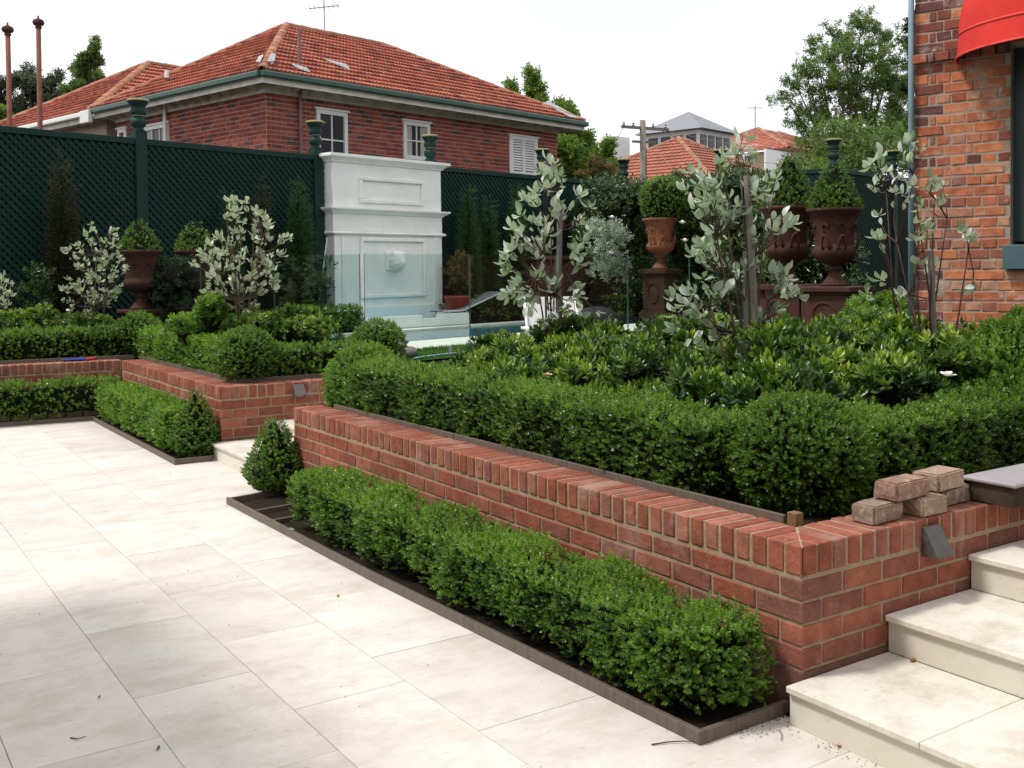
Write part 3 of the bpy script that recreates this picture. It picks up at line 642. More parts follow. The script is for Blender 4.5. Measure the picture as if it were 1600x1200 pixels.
def window(T, s0, s1, z0, z1, cols=2, rows=2, curtain=False, shutters=False):
    w = MB()
    for a_, b_, c_, d_ in ((s0, s0+.09, z0, z1), (s1-.09, s1, z0, z1), (s0+.09, s1-.09, z1-.09, z1), (s0+.09, s1-.09, z0, z0+.09)): w.box(a_, b_, -.02, .05, c_, d_, T=T)
    w.box(s0-.05, s1+.05, -.0, .075, z1+.001, z1+.04, T=T)
    f = w.build('window', M['whitepaint'], hs)
    if shutters:
        mid = (s0+s1)/2
        for a_, b_ in ((s0+.092, mid-.004), (mid+.004, s1-.092)):
            sh = MB().box(a_, a_+.05, .006, .044, z0+.09, z1-.09, T=T).box(b_-.05, b_, .006, .044, z0+.09, z1-.09, T=T).build('shutter', M['whitepaint'], f)
            z = z0+.12
            while z < z1-.13:
                MB().add([T(a_+.052, .008, z+.045), T(b_-.052, .008, z+.045), T(b_-.052, .034, z), T(a_+.052, .034, z), T(a_+.052, .012, z+.052), T(b_-.052, .012, z+.052), T(b_-.052, .038, z+.007), T(a_+.052, .038, z+.007)], [(3, 2, 1, 0), (4, 5, 6, 7), (0, 1, 5, 4), (1, 2, 6, 5), (2, 3, 7, 6), (3, 0, 4, 7)]).build('louvre', M['whitepaint'], f); z += .066
        MB().box(s0+.09, s1-.09, .000, .004, z0+.09, z1-.09, T=T).build('pane', M['pane'], f)
        return
    MB().box(s0+.09, s1-.09, .000, .005, z0+.09, z1-.09, T=T).build('pane', M['pane'], f)
    for i in range(1, cols): x = s0+.09+(s1-s0-.18)*i/cols; MB().box(x-.015, x+.015, .007, .028, z0+.09, z1-.09, T=T).build('glazing_bar', M['whitepaint'], f)
    for i in range(1, rows): z = z0+.09+(z1-z0-.18)*i/rows; MB().box(s0+.09, s1-.09, .007, .026, z-.015, z+.015, T=T).build('glazing_bar', M['whitepaint'], f)
    if curtain:
        for a_, b_ in ((s0+.10, s0+.10+(s1-s0)*.22), (s1-.10-(s1-s0)*.22, s1-.10)): MB().box(a_, b_, -.0, .0058, z0+.09, z1-.09, T=T).build('curtain', M['curtain'], f)
window(TF, *holesF[0], 2, 2); window(TF, *holesF[1], 2, 2, curtain=True); window(TF, *holesF[2], shutters=True)
window(TL, *holesL[0], 3, 2, curtain=True); window(TL, *holesL[1], 1, 1)
# eaves: frieze, soffit, brackets, fascia, gutter
E0, E1, EN0, EN1 = 12.18, 22.56, 17.45, 24.6
ZG = 5.66
b = MB().box(A0-.02, A1+.02, 0.0145, .05, ZW-.005, ZW+.17, T=TF).build('frieze_board', M['eave'], hs)
b = MB().box(N0-.052, N1, 0.0145, .05, ZW-.005, ZW+.17, T=TL).build('frieze_board', M['eave'], hs)
b = MB(); quadR(b, E0+.03, E1-.03, EN0+.03, N0+.02, ZG-.115, ZG-.095); b.build('soffit', M['eave'], hs)
b = MB(); quadR(b, E0+.03, A0+.02, N0+.021, EN1, ZG-.115, ZG-.095); b.build('soffit', M['eave'], hs)
b = MB(); quadR(b, E0, E1, EN0, EN0+.028, ZG-.22, ZG-.10); b.build('fascia', M['eave'], hs)
b = MB(); quadR(b, E0, E0+.028, EN0+.029, EN1, ZG-.22, ZG-.10); b.build('fascia', M['eave'], hs)
b = MB(); quadR(b, E1-.028, E1, EN0+.029, EN1, ZG-.22, ZG-.10); b.build('fascia', M['eave'], hs)
x = A0+.1
while x < A1:
    MB().add([R(x, N0-.052, ZG-.118), R(x, EN0+.03, ZG-.118), R(x, EN0+.03, ZG-.17), R(x, N0-.052, ZG-.26), R(x+.045, N0-.052, ZG-.118), R(x+.045, EN0+.03, ZG-.118), R(x+.045, EN0+.03, ZG-.17), R(x+.045, N0-.052, ZG-.26)], [(0, 1, 2, 3), (7, 6, 5, 4), (0, 4, 5, 1), (1, 5, 6, 2), (2, 6, 7, 3), (3, 7, 4, 0)]).build('eave_bracket', M['eave'], hs); x += .46
x = N0+.2
while x < EN1-.2:
    MB().add([R(A0-.052, x, ZG-.118), R(E0+.03, x, ZG-.118), R(E0+.03, x, ZG-.17), R(A0-.052, x, ZG-.26), R(A0-.052, x+.045, ZG-.118), R(E0+.03, x+.045, ZG-.118), R(E0+.03, x+.045, ZG-.17), R(A0-.052, x+.045, ZG-.26)], [(0, 1, 2, 3), (7, 6, 5, 4), (0, 4, 5, 1), (1, 5, 6, 2), (2, 6, 7, 3), (3, 7, 4, 0)]).build('eave_bracket', M['eave'], hs); x += .46
def gutter(p, q, m='gutter', par=None): MB().bar(p, q, .12, .12).build('gutter', M[m], par or hs, bevel=.02)
gutter(R(E0-.06, EN0-.062, ZG-.05), R(E1+.06, EN0-.062, ZG-.05)); gutter(R(E0-.062, EN0+.0, ZG-.05), R(E0-.062, EN1-.2, ZG-.05)); gutter(R(E1+.062, EN0+.0, ZG-.05), R(E1+.062, EN1-.2, ZG-.05))
# roof planes with tile courses
def tile_plane(parent, e0, e1, r0, r1, m='tile', rows=None, pitch=.30, roll=.105):
    """e0,e1 eave ends; r0,r1 ridge ends (same order)"""
    e0, e1, r0, r1 = [np.array(p, float) for p in (e0, e1, r0, r1)]; u = e1-e0; L = np.linalg.norm(u); u /= L
    v = (r0-e0)-((r0-e0)@u)*u; HV = np.linalg.norm(v); v /= HV; nrm = np.cross(u, v); nrm = nrm if nrm[2] > 0 else -nrm
    l0, l1 = (r0-e0)@u, (r1-e0)@u; rows = rows or int(round(HV/pitch)); st = HV/rows; b = MB(); step = roll/3
    for k in range(rows):
        y0, y1 = k*st, (k+1)*st+.03; x0 = l0*(y0)/HV; x1 = L+(l1-L)*(y0)/HV; x0b = l0*min(y1, HV)/HV; x1b = L+(l1-L)*min(y1, HV)/HV
        n = max(2, int((x1-x0)/step)); ph = (roll if k % 2 else 0)
        vs = []; ts = []; rnd = {}
        for i in range(n+1):
            x = x0+(x1-x0)*i/n; xb = min(max(x, min(x0b, x1b)), max(x0b, x1b)); h = .016*(1+math.cos(2*math.pi*(x+ph)/roll)); ti = int((x+ph)//(2*roll)); tt = rnd.setdefault(ti, random.random())
            vs += [e0+u*x+v*(y0-.01)+nrm*(h+.012), e0+u*x+v*(y0-.01)+nrm*(h+.074), e0+u*xb+v*min(y1, HV)+nrm*(h*.9+.010)]; ts.append(tt)
        k0 = len(b.v); b.v += [tuple(p) for p in vs]; b.t += [t for t in ts for _ in range(3)]
        for i in range(n): q = k0+3*i; b.f += [(q, q+3, q+4, q+1), (q+1, q+4, q+5, q+2)]
    b.build('roof_tiles', M[m], parent, kind='stuff')
    MB().add([e0, e1, r1, r0], [(0, 1, 2, 3)]).build('roof_sheet', M[m], parent)
def ridge(parent, p, q, r=.10, L=.42, m='ridge'):
    p, q = np.array(p, float), np.array(q, float); d = q-p; T = np.linalg.norm(d); d /= T; n = max(1, int(T/L)); L = T/n
    a = np.cross(d, [0, 0, 1]); a /= np.linalg.norm(a); up = np.cross(a, d)
    for i in range(n):
        b = MB(); vs = []
        for s, rr in ((i*L-.01, r*1.08), ((i+1)*L+.02, r*.95)):
            c = p+d*s; vs += [c+a*rr*math.cos(t)+up*(rr*math.sin(t)*.9+.02) for t in np.linspace(0, math.pi, 7)]+[c+a*(rr-.02)*math.cos(t)+up*((rr-.02)*math.sin(t)*.9+.02) for t in np.linspace(math.pi, 0, 7)]
        fs = [(j, (j+1) % 14, 14+(j+1) % 14, 14+j) for j in range(14)]+[tuple(range(14))[::-1], tuple(range(14, 28))]
        b.add(vs, fs).build('ridge_tile', M[m], parent)
def nplane(px, py, n):                             # (a, z) where a pixel's ray meets the plane n
    d = ray(px, py); t = n/(d@YP); P = CAM+t*d; return float((P-C0)@XP), float(P[2])
aa, az_ = nplane(447, 42, 21.02); ab, bz_ = nplane(598, 72, 21.02); zr = (az_+bz_)/2
c1, c2, c3, c4 = R(E0, EN0, ZG), R(E1, EN0, ZG), R(E1, EN1, ZG), R(E0, EN1, ZG); r1, r2 = R(aa, 21.02, zr), R(ab, 21.02, zr)
tile_plane(hs, c1, c2, r1, r2); tile_plane(hs, c4, c1, r1, r1); tile_plane(hs, c2, c3, r2, r2); tile_plane(hs, c3, c4, r2, r1)
for p, q in ((c1, r1), (r1, r2), (c2, r2), (c4, r1)): ridge(hs, p, q)
# lead flashings
def on_front(px, py, lift=.06):                    # point on front roof slope
    n_ = np.cross(c2-c1, r1-c1); n_ /= np.linalg.norm(n_); n_ = n_ if n_[2] > 0 else -n_; d = ray(px, py); t = ((c1-CAM)@n_)/(d@n_); return CAM+t*d+n_*lift, n_
def on_left(px, py, lift=.06):
    n_ = np.cross(c4-c1, r1-c1); n_ /= np.linalg.norm(n_); n_ = n_ if n_[2] > 0 else -n_; d = ray(px, py); t = ((c1-CAM)@n_)/(d@n_); return CAM+t*d+n_*lift, n_
for fn, poly in ((on_front, [(421, 93), (428, 95), (426, 106), (414, 107)]), (on_left, [(417, 95), (412, 107), (405, 107), (410, 98)]), (on_front, [(448, 103), (478, 112), (483, 119), (468, 115)]), (on_front, [(500, 96), (540, 106), (545, 114), (525, 107)]), (on_front, [(845, 165), (858, 164), (905, 189), (890, 188)])):
    MB().add([fn(*p, .075)[0] for p in poly]+[fn(*p, .15 if poly[0][0] in (421, 417) else .09)[0] for p in poly], [tuple(range(len(poly)))[::-1], tuple(range(len(poly), 2*len(poly)))]).build('flashing', M['flash'], hs)
p, _ = on_front(468, 108, 0); MB().tube([p, p+np.array([0, 0, .82])], .035, n=8).build('vent_pipe', M['purple'], hs)
p, _ = on_left(261, 134, 0); MB().tube([p, p+np.array([0, 0, .18])], .06, n=8).build('vent_pipe', M['rust'], hs); MB().tube([p+np.array([0, 0, .18]), p+np.array([0, 0, .36])], .05, n=8).build('vent_cap', M['whitepaint'], hs)
a_, _z = nplane(469, 170, N0-.08); MB().tube([R(a_, N0-.09, 3.0), R(a_, N0-.09, ZG-.12)], .04, n=8).build('downpipe', M['purple'], hs)
nn_, _z = nAt(263, 170); MB().tube([R(A0-.09, nn_, 3.0), R(A0-.09, nn_, ZG-.12)], .04, n=8).build('downpipe', M['whitepaint'], hs)

# second wing
wg = empty('house_wing', R(18, 29, 0), 'rear wing of the red-roofed house at far left with white guttering', 'house')
WN0, WN1 = 24.68, 32.6; WE = 12.25; wn_ = 28.4
wa, wz = nplane(231, 101, wn_); w1, w4 = R(WE, WN0, ZG), R(WE, WN1, ZG); wr = R(wa, wn_, wz); wr2 = R(wa+9, wn_, wz); w2, w3 = R(wa+13, WN0, ZG), R(wa+13, WN1, ZG)
tile_plane(wg, w4, w1, wr, wr); tile_plane(wg, w1, w2, wr, wr2); tile_plane(wg, w3, w4, wr2, wr)
for p, q in ((w1, wr), (w4, wr), (wr, wr2)): ridge(wg, p, q, .11, .55)
b = MB(); quadR(b, 12.75, 22, 24.9, 32, 0, ZG-.1); b.build('wall', M['hmortar'], wg)
gutter(R(WE-.07, WN0-.2, ZG-.06), R(WE-.07, WN1, ZG-.06), 'whitepaint', wg)
b = MB(); quadR(b, WE, WE+.03, WN0, WN1, ZG-.24, ZG-.12); b.build('fascia', M['eave'], wg)
b = MB(); quadR(b, WE+.032, 12.74, WN0, WN1, ZG-.13, ZG-.11); b.build('soffit', M['eave'], wg)
b = MB(); quadR(b, WE-.25, WE+.0-.14, WN0-.35, WN0+.1, ZG-.32, ZG-.02); b.build('rainwater_head', M['whitepaint'], wg, bevel=.01)
x = WN0+.3
while x < WN1: b = MB(); quadR(b, WE+.035, 12.74, x, x+.045, ZG-.2, ZG-.132); b.build('eave_bracket', M['eave'], wg); x += .46
for (px, py, top, lab) in ((60, 187, 27, 'taller rust-brown ball-topped pole behind the left end of the tiled roof'), (15, 192, 38, 'shorter rust-brown ball-topped pole at the far left edge')):
    p = at(px, py, N=24.0); q = at(px if px > 30 else 12, top+10, N=24.0); base = np.array([p[0], p[1], 0.0]); topz = q[2]
    t = empty('ball_topped_pole', (p[0], p[1], 0), lab, 'pole')
    MB().tube([(p[0], p[1], 0), (q[0], q[1], topz)], .062, .055, n=10).build('shaft', M['rust'], t, smooth=True)
    fo = MB().lathe([(.02, -.16), (.075, -.12), (.075, -.09), (.05, -.08), (.11, -.05), (.135, .0), (.11, .06), (.05, .09), (.02, .11), (.02, .16), (.0, .17)], 12, (q[0], q[1])).build('ball_finial', M['pedestal'], t, smooth=True)
    fo.location.z += topz+.02
# TV aerial on the roof
p = at(507, 50, N=21.0); an = empty('tv_aerial', p, 'thin television aerial on the ridge of the red tiled roof', 'aerial')
MB().tube([p-np.array([0, 0, .1]), p+np.array([0, 0, 1.35])], .014, n=6).build('mast', M['metal'], an)
q = p+np.array([0, 0, .62]); dd = np.array([.85, -.52, .10]); dd /= np.linalg.norm(dd); e2 = np.array([.5, .86, 0.0])
MB().tube([q-dd*.38, q+dd*.38], .012, n=5).build('boom', M['metal'], an)
for k in range(7): c = q+dd*(-.35+.115*k); MB().tube([c-e2*(.40-.03*k), c+e2*(.40-.03*k)], .006, n=4).build('aerial_rod', M['metal'], an)

# ------------------------------------------------------------------ old brick house at right
HC = np.array([4.70, 2.83]); th = math.radians(107); hu = np.array([-math.cos(th), -math.sin(th)]); hn = np.array([-math.sin(th), math.cos(th)])
if hn@(CAM[:2]-HC) < 0: hn = -hn
def TH(s, d, z): p = HC+hu*s+hn*d; return np.array([p[0], p[1], z])
hr = empty('old_brick_house', TH(0, 0, .575), 'old orange brick house wall with red awning at the right edge', 'house')
W0, WZ0, WZ1 = .745, 1.845, 3.42
MB().add([TH(0.004, -.006, .575), TH(W0+.004, -.006, .575), TH(W0+.004, -.006, 5.5), TH(.004, -.006, 5.5), TH(.004, -.25, .575), TH(W0+.004, -.25, .575), TH(W0+.004, -.25, 5.5), TH(.004, -.25, 5.5)], [(0, 1, 2, 3), (7, 6, 5, 4), (0, 4, 5, 1), (1, 5, 6, 2), (2, 6, 7, 3), (3, 7, 4, 0)]).build('mortar', M['oldmortar'], hr)
MB().box(W0+.006, 4.2, -.25, -.006, .575, WZ0-.2, T=TH).box(W0+.006, 4.2, -.25, -.006, WZ1, 5.5, T=TH).box(1.95, 4.2, -.25, -.006, WZ0-.2, WZ1, T=TH).build('mortar', M['oldmortar'], hr)
b = MB().box(.01, 4.2, -4.5, -.26, .575, 5.5, T=TH).build('inner_wall', M['oldmortar'], hr)
zt = 4.40; k = 0; cnt = 0
rzh = math.atan2(hu[1], hu[0]); extra = MB()
while zt > .62:
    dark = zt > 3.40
    belt = 3.34 < zt-.043 < 3.43
    L, gap = ((.228, .011) if k % 2 == 0 else (.108, .011)); s = 0.0
    if k % 2: s = 0.0; pat = [.108, .05]
    first = True
    while s < 3.6:
        l = L
        if first and k % 2: l = .108
        if not first and k % 2 == 1 and abs(s-.119) < .01: l = .052
        first = False
        if random.random() < .07 and k % 2 == 0: l = .108
        e_ = s+l; c = s+l/2; z = zt-CH/2
        inwin = (e_ > W0 and s < 1.94 and WZ0-.2 < z < WZ1)
        if inwin and s < W0 and W0-s > .04: e_ = W0; l = e_-s; c = s+l/2; inwin = False
        if not inwin:
            d = -.05+random.uniform(-.003, .003)+(.05 if belt else 0)
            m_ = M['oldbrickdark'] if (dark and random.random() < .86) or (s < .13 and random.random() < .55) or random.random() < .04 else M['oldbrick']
            if s < .95 and zt > .95: put('brick', brick_mesh('brick', round(l, 2), .10, CH-.012, m_, bev=.006, jit=.004, var=4), hr, TH(c, d, z), rzh, .01); cnt += 1
            else: extra.box(c-l/2, c+l/2, d-.05, d+.05, z-CH/2+.006, z+CH/2-.006, t=random.random(), T=TH)
        s = e_+gap
    zt -= CH; k += 1
OB2 = brick_mat('old_brick_joined', OLD, src='attr', wear=(.48, .36, .28))
extra.build('brickwork', OB2, hr, kind='stuff')
print('old house bricks', cnt)
# window, sill, pipe
wd = MB().box(W0+.002, W0+.09, -.20, -.09, WZ0+.03, WZ1, T=TH).box(1.86, 1.945, -.20, -.09, WZ0+.03, WZ1, T=TH).box(W0+.09, 1.86, -.20, -.09, WZ1-.1, WZ1, T=TH).box(W0+.09, 1.86, -.20, -.09, WZ0+.03, WZ0+.13, T=TH).build('window', M['winframe'], hr)
MB().box(W0+.091, W0+.14, -.19, -.12, WZ0+.13, WZ1-.1, T=TH).box(W0+.14, 1.85, -.19, -.12, (WZ0+WZ1)/2-.03, (WZ0+WZ1)/2+.03, T=TH).build('sash', M['sill'], wd)
MB().box(W0+.14, 1.85, -.165, -.155, WZ0+.13, WZ1-.1, T=TH).build('pane', M['pane'], wd)
MB().box(W0-.035, 2.0, -.08, .075, WZ0-.195, WZ0+.0, T=TH).build('window_sill', M['sill'], hr, bevel=.006)
MB().tube([TH(-.018, .035, .6), TH(-.018, .035, 5.4)], .024, n=14).build('downpipe', M['bluepipe'], hr, smooth=True)
# awning: half-dome hood
aw = empty('awning', TH(1.34, .3, 3.4), 'red canvas hood awning over the window at the top right corner', 'awning')
ac, ra, rd, hz, zb = 1.36, .985, .72, .92, 3.335
def AW(u, v):                                       # u 0..pi along the rim, v 0..1 up
    ph = v*math.pi/2; return TH(ac-ra*math.cos(u)*math.cos(ph)**.9, .012+rd*math.sin(u)*math.cos(ph)**.8, zb+.19+hz*math.sin(ph))
nu, nv = 40, 14; b = MB(); vs = [AW(math.pi*i/nu, j/nv*.985) for j in range(nv+1) for i in range(nu+1)]
b.add(vs, [(j*(nu+1)+i, j*(nu+1)+i+1, (j+1)*(nu+1)+i+1, (j+1)*(nu+1)+i) for j in range(nv) for i in range(nu)]).build('hood', M['awning'], aw, smooth=True)
b = MB(); vs = []
for j in range(5):
    t = j/4
    for i in range(81):
        u = math.pi*i/80; w_ = .010*math.sin(i*.9)*t+.014*math.sin(i*.31+1)*t
        p = TH(ac-(ra+.012*t)*math.cos(u), .012+(rd+.03*t+w_)*math.sin(u), zb+.19*(1-t)); vs.append(p)
b.add(vs, [(j*81+i, j*81+i+1, (j+1)*81+i+1, (j+1)*81+i) for j in range(4) for i in range(80)]).build('valance', M['awning'], aw, smooth=True)
for zz, off in ((zb+.19, .004), (zb+.004, .036)):
    pts = [TH(ac-(ra+off*.6)*math.cos(math.pi*i/60), .012+(rd+off)*math.sin(math.pi*i/60), zz) for i in range(61)]; MB().tube(pts, .008, n=6).build('seam_piping', M['awningband'], aw)
for u in (math.pi*.5,): MB().tube([AW(u, j/14*.98) for j in range(15)], .008, n=6).build('seam_piping', M['awningband'], aw)

# house at left, outside the frame: its eave shades the near corner of the patio
lh = empty('left_house', (-6, 0, 0), 'rendered house with a deep eave to the left of the patio, outside the picture', 'house')
MB().box(-9, -5.2, -9, 3.6, 0, 3.9).build('wall', M['beige'], lh); MB().box(-9.5, -3.97, -9.5, 4.15, 3.9, 4.1).build('roof', M['slate'], lh)

rb = empty('rear_sky_blocker', (3, -14, 0), 'plain unseen brick house added behind the viewer to dim the reflection in the glass', 'house')  # unseen house added so the glass mirrors it instead of bright sky
MB().box(-4.5, 26, -20, -13, 0, 7).build('wall', M['mortar'] if 0 else plain('dull_brick_wall', (.20, .10, .075), .9, .1, .3, 2, .2), rb); MB().box(-5, 26.5, -20.5, -12.4, 7.003, 7.3).build('roof', M['slate'], rb)
sb = empty('side_sky_blocker', (29, -2, 0), 'plain unseen house added beyond the right edge to dim the reflection in the glass', 'house')  # unseen block added to keep bright sky out of the panes' reflection
MB().box(24, 34, -12, 7.5, 0, 8).build('wall', M['pedestal'], sb); MB().box(23.5, 34.5, -12.5, 8, 8.003, 8.3).build('roof', M['slate'], sb)
# ------------------------------------------------------------------ far buildings
def hip(parent, cx, cn, wa_, wn__, z0, h, m, ridge_m=None, rl=0):
    c = [R(cx-wa_, cn-wn__, z0), R(cx+wa_, cn-wn__, z0), R(cx+wa_, cn+wn__, z0), R(cx-wa_, cn+wn__, z0)]; t1, t2 = R(cx-rl, cn, z0+h), R(cx+rl, cn, z0+h)
    if m in ('tilefar', 'tilemottle'):
        tile_plane(parent, c[0], c[1], t1, t2, m, pitch=.36, roll=.3); tile_plane(parent, c[3], c[0], t1, t1, m, pitch=.36, roll=.3); tile_plane(parent, c[1], c[2], t2, t2, m, pitch=.36, roll=.3)
        for p, q in ((c[0], t1), (c[3], t1), (c[1], t2)): ridge(parent, p, q, .13, .6)
    else: MB().add(c+[t1, t2], [(0, 1, 5, 4), (1, 2, 5), (2, 3, 4, 5), (3, 0, 4), (0, 3, 2, 1)]).build('roof', M[m], parent)
h1 = empty('tiled_bungalow', R(40.3, 27, 0), 'red tiled hipped roof with broad ridges behind the timber power pole', 'house')
a_, z_ = nplane(1062, 217, 27.5); hip(h1, a_, 27.5, 4.5, 4.5, 5.35, z_-5.35, 'tilefar', rl=.1)
MB().box(a_-4, a_+4, 23.5, 31.5, 0, 5.3, T=R).build('wall', M['beige'], h1)
h2 = empty('belvedere_house', R(51, 33, 0), 'white house with a square grey-roofed lookout tower', 'house')
hip(h2, 52.6, 33, 2.3, 2.3, 9.45, 1.35, 'slate'); MB().box(50.8, 54.4, 31.2, 34.8, 0, 9.44, T=R).build('tower_wall', M['whitepaint'], h2)
for i in range(4): MB().box(50.95+i*.85, 50.95+i*.85+.6, 31.14, 31.198, 8.5, 9.2, T=R).build('window', M['pane'], h2)
for i in range(4): MB().box(50.73, 50.798, 31.4+i*.85, 31.4+i*.85+.6, 8.5, 9.2, T=R).build('window', M['pane'], h2)
p = at(961, 215, D=62); a_, n_, z_ = rn(p); MB().box(a_-.8, a_+.8, n_-.5, n_+.5, 0, z_, T=R).build('white_chimney_block', M['whitepaint'], label='plain white tower block rising behind the trees left of the power pole', cat='tower')
h3 = empty('mottled_roof_house', R(66, 36, 0), 'beige rendered house with mottled terracotta roof behind the silver shrub', 'house')
a_, z_ = nplane(1185, 201, 37); hip(h3, a_+1.5, 37, 6.3, 4.8, 9.5, z_-9.5, 'tilemottle', rl=1.5)
MB().box(a_-4.2, a_+7.2, 32.8, 41, 0, 9.48, T=R).build('wall', M['beige'], h3)
w0, _ = nplane(1196, 240, 32.7); w1_, _ = nplane(1234, 240, 32.7); MB().box(w0, w1_, 32.66, 32.798, 6.0, 9.3, T=R).build('wall_panel', M['whitepaint'], h3)
w0, _ = nplane(1162, 250, 32.7); w1_, _ = nplane(1178, 250, 32.7); MB().box(w0, w1_, 32.70, 32.798, 7.2, 8.8, T=R).build('window', M['whitepaint'], h3)
MB().box(w0+.15, w1_-.15, 32.65, 32.698, 7.35, 8.65, T=R).build('window_pane', M['pane'], h3)
p = at(1180, 200, D=73); an = empty('tv_aerial', p, 'tiny aerial above the mottled terracotta roof', 'aerial'); MB().tube([p-np.array([0, 0, .6]), p+np.array([0, 0, 1.5])], .035, n=5).build('mast', M['metal'], an)
q = p+np.array([0, 0, 1.4]); MB().tube([q-RT*.5, q+RT*.5], .025, n=4).build('aerial_rod', M['metal'], an)
# power pole and lines
p = at(1006, 285, D=42); pp = empty('power_pole', (p[0], p[1], 0), 'weathered timber power pole with a crossarm in front of the red tiled roof', 'power pole')
top = at(1004, 188, D=42); MB().tube([(p[0], p[1], 0), top], .145, .12, n=12).build('shaft', M['pole'], pp, smooth=True)
q = np.array([top[0], top[1], top[2]-.32]); cd_ = np.array(XP)*.92-np.array(YP)*.38; MB().bar(q-cd_*1.0+UP*.02, q+cd_*1.25, .10, .11).build('crossarm', M['pole'], pp)
q2 = q-np.array([0, 0, .55]); MB().bar(q2-cd_*.5, q2+cd_*.6, .08, .09).build('crossarm', M['pole'], pp)
for t_ in (-.9, -.45, .5, 1.1): c = q+cd_*t_; io = MB().lathe([(.02, .05), (.05, .07), (.06, .11), (.04, .15), (.055, .18), (.02, .21)], 8, (c[0], c[1])).build('insulator', M['metal'], pp); io.location.z += c[2]
MB().tube([top+cd_*.13-np.array([0, 0, 1.1]), top+cd_*.13-np.array([0, 0, 3])], .05, n=6).build('cable_riser', M['black'], pp)
def wire(lab, p, q, sag, r=.016):
    pts = [p+(q-p)*t-np.array([0, 0, sag*4*t*(1-t)]) for t in np.linspace(0, 1, 14)]; MB().tube(pts, r, n=4).build('overhead_wire', M['pole'] if 0 else M['metal'], label=lab, cat='wire')
wire('thin wire running left from the power pole crossarm down behind the trees', q-cd_*.9, at(930, 262, D=46), .1, .011)
wire('long horizontal wire running right from the power pole across the tree', q+cd_*1.1, at(1436, 222, D=34), .5, .012)
wire('black service wire sagging over the red tiled roof from the power pole', q2+cd_*.5, at(1110, 290, D=36), .5, .014)
wire('fine wire from the timber pole towards the silver shrub', q+cd_*.8, at(1420, 228, D=36), 1.0, .010)

# ------------------------------------------------------------------ foliage
def rot_basis(D):
    r = RG.normal(size=D.shape); u = np.cross(D, r); u /= np.linalg.norm(u, axis=1, keepdims=True)+1e-9; return u, np.cross(D, u)
def leaf_kite(w=.26):                              # base, right, tip, left: unit length along +Z, lateral X, fold to Y
    return np.array([(0, 0, 0), (w, .10, .45), (0, -.02, 1), (-w, .10, .45)]), [(0, 1, 2, 3)]
def leaf_six(w=.24):
    return np.array([(0, 0, 0), (w*.85, .07, .3), (w*.8, .09, .68), (0, -.06, 1), (-w*.8, .09, .68), (-w*.85, .07, .3)]), [(0, 1, 2, 3), (0, 3, 4, 5)]
def sprig(nl, stem, ll, leaf, open0=1.15, open1=.35, seed=0, wdt=.26, start=.15):
    r = np.random.default_rng(seed); V, Fc, T = [], [], []; lv, lf = leaf(wdt)
    for i in range(nl):
        f = i/(nl-1); ang = i*2.4+r.uniform(-.3, .3); tilt = open0+(open1-open0)*f+r.uniform(-.2, .2); L = ll*(1-.35*f)*r.uniform(.8, 1.15)
        ct, s_ = math.cos(tilt), math.sin(tilt); d = np.array([math.cos(ang)*s_, math.sin(ang)*s_, ct]); side = np.array([-math.sin(ang), math.cos(ang), 0]); nrm = np.cross(d, side)
        base = np.array([0, 0, stem*(start+(1-start)*f)]); P = base+(lv[:, :1]*side+lv[:, 1:2]*(-nrm)+lv[:, 2:3]*d)*L
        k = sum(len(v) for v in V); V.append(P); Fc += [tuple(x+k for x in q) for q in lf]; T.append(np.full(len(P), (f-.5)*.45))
    return np.concatenate(V), np.array(Fc), np.concatenate(T)
SPR = {
 'box': [sprig(11, .040, .0185, leaf_kite, 1.25, .3, s, .40) for s in range(5)],
 'boxfar': [sprig(7, .05, .030, leaf_kite, 1.2, .3, s, .40) for s in range(5)],
 'gard': [sprig(9, .05, .075, leaf_six, 1.35, .25, s, .24) for s in range(6)],
 'shrub': [sprig(7, .09, .075, leaf_six, 1.3, .5, s, .24) for s in range(5)],
 'tree': [sprig(7, .30, .19, leaf_kite, 1.4, .5, s, .30) for s in range(5)],
 'cyp': [sprig(8, .16, .05, leaf_kite, .55, .2, s, .14) for s in range(5)],
 'grass': [sprig(5, .002, .05, leaf_kite, .5, .1, s, .07) for s in range(4)],
}
def wob(P, f=9., s=0):
    return (np.sin(P[:, 0]*f+s)*np.cos(P[:, 1]*f*1.13+1.7+s)+np.sin(P[:, 2]*f*1.31+P[:, 0]*f*.6+.5+s)*np.cos(P[:, 1]*f*.7-P[:, 2]*f*.9))*.5
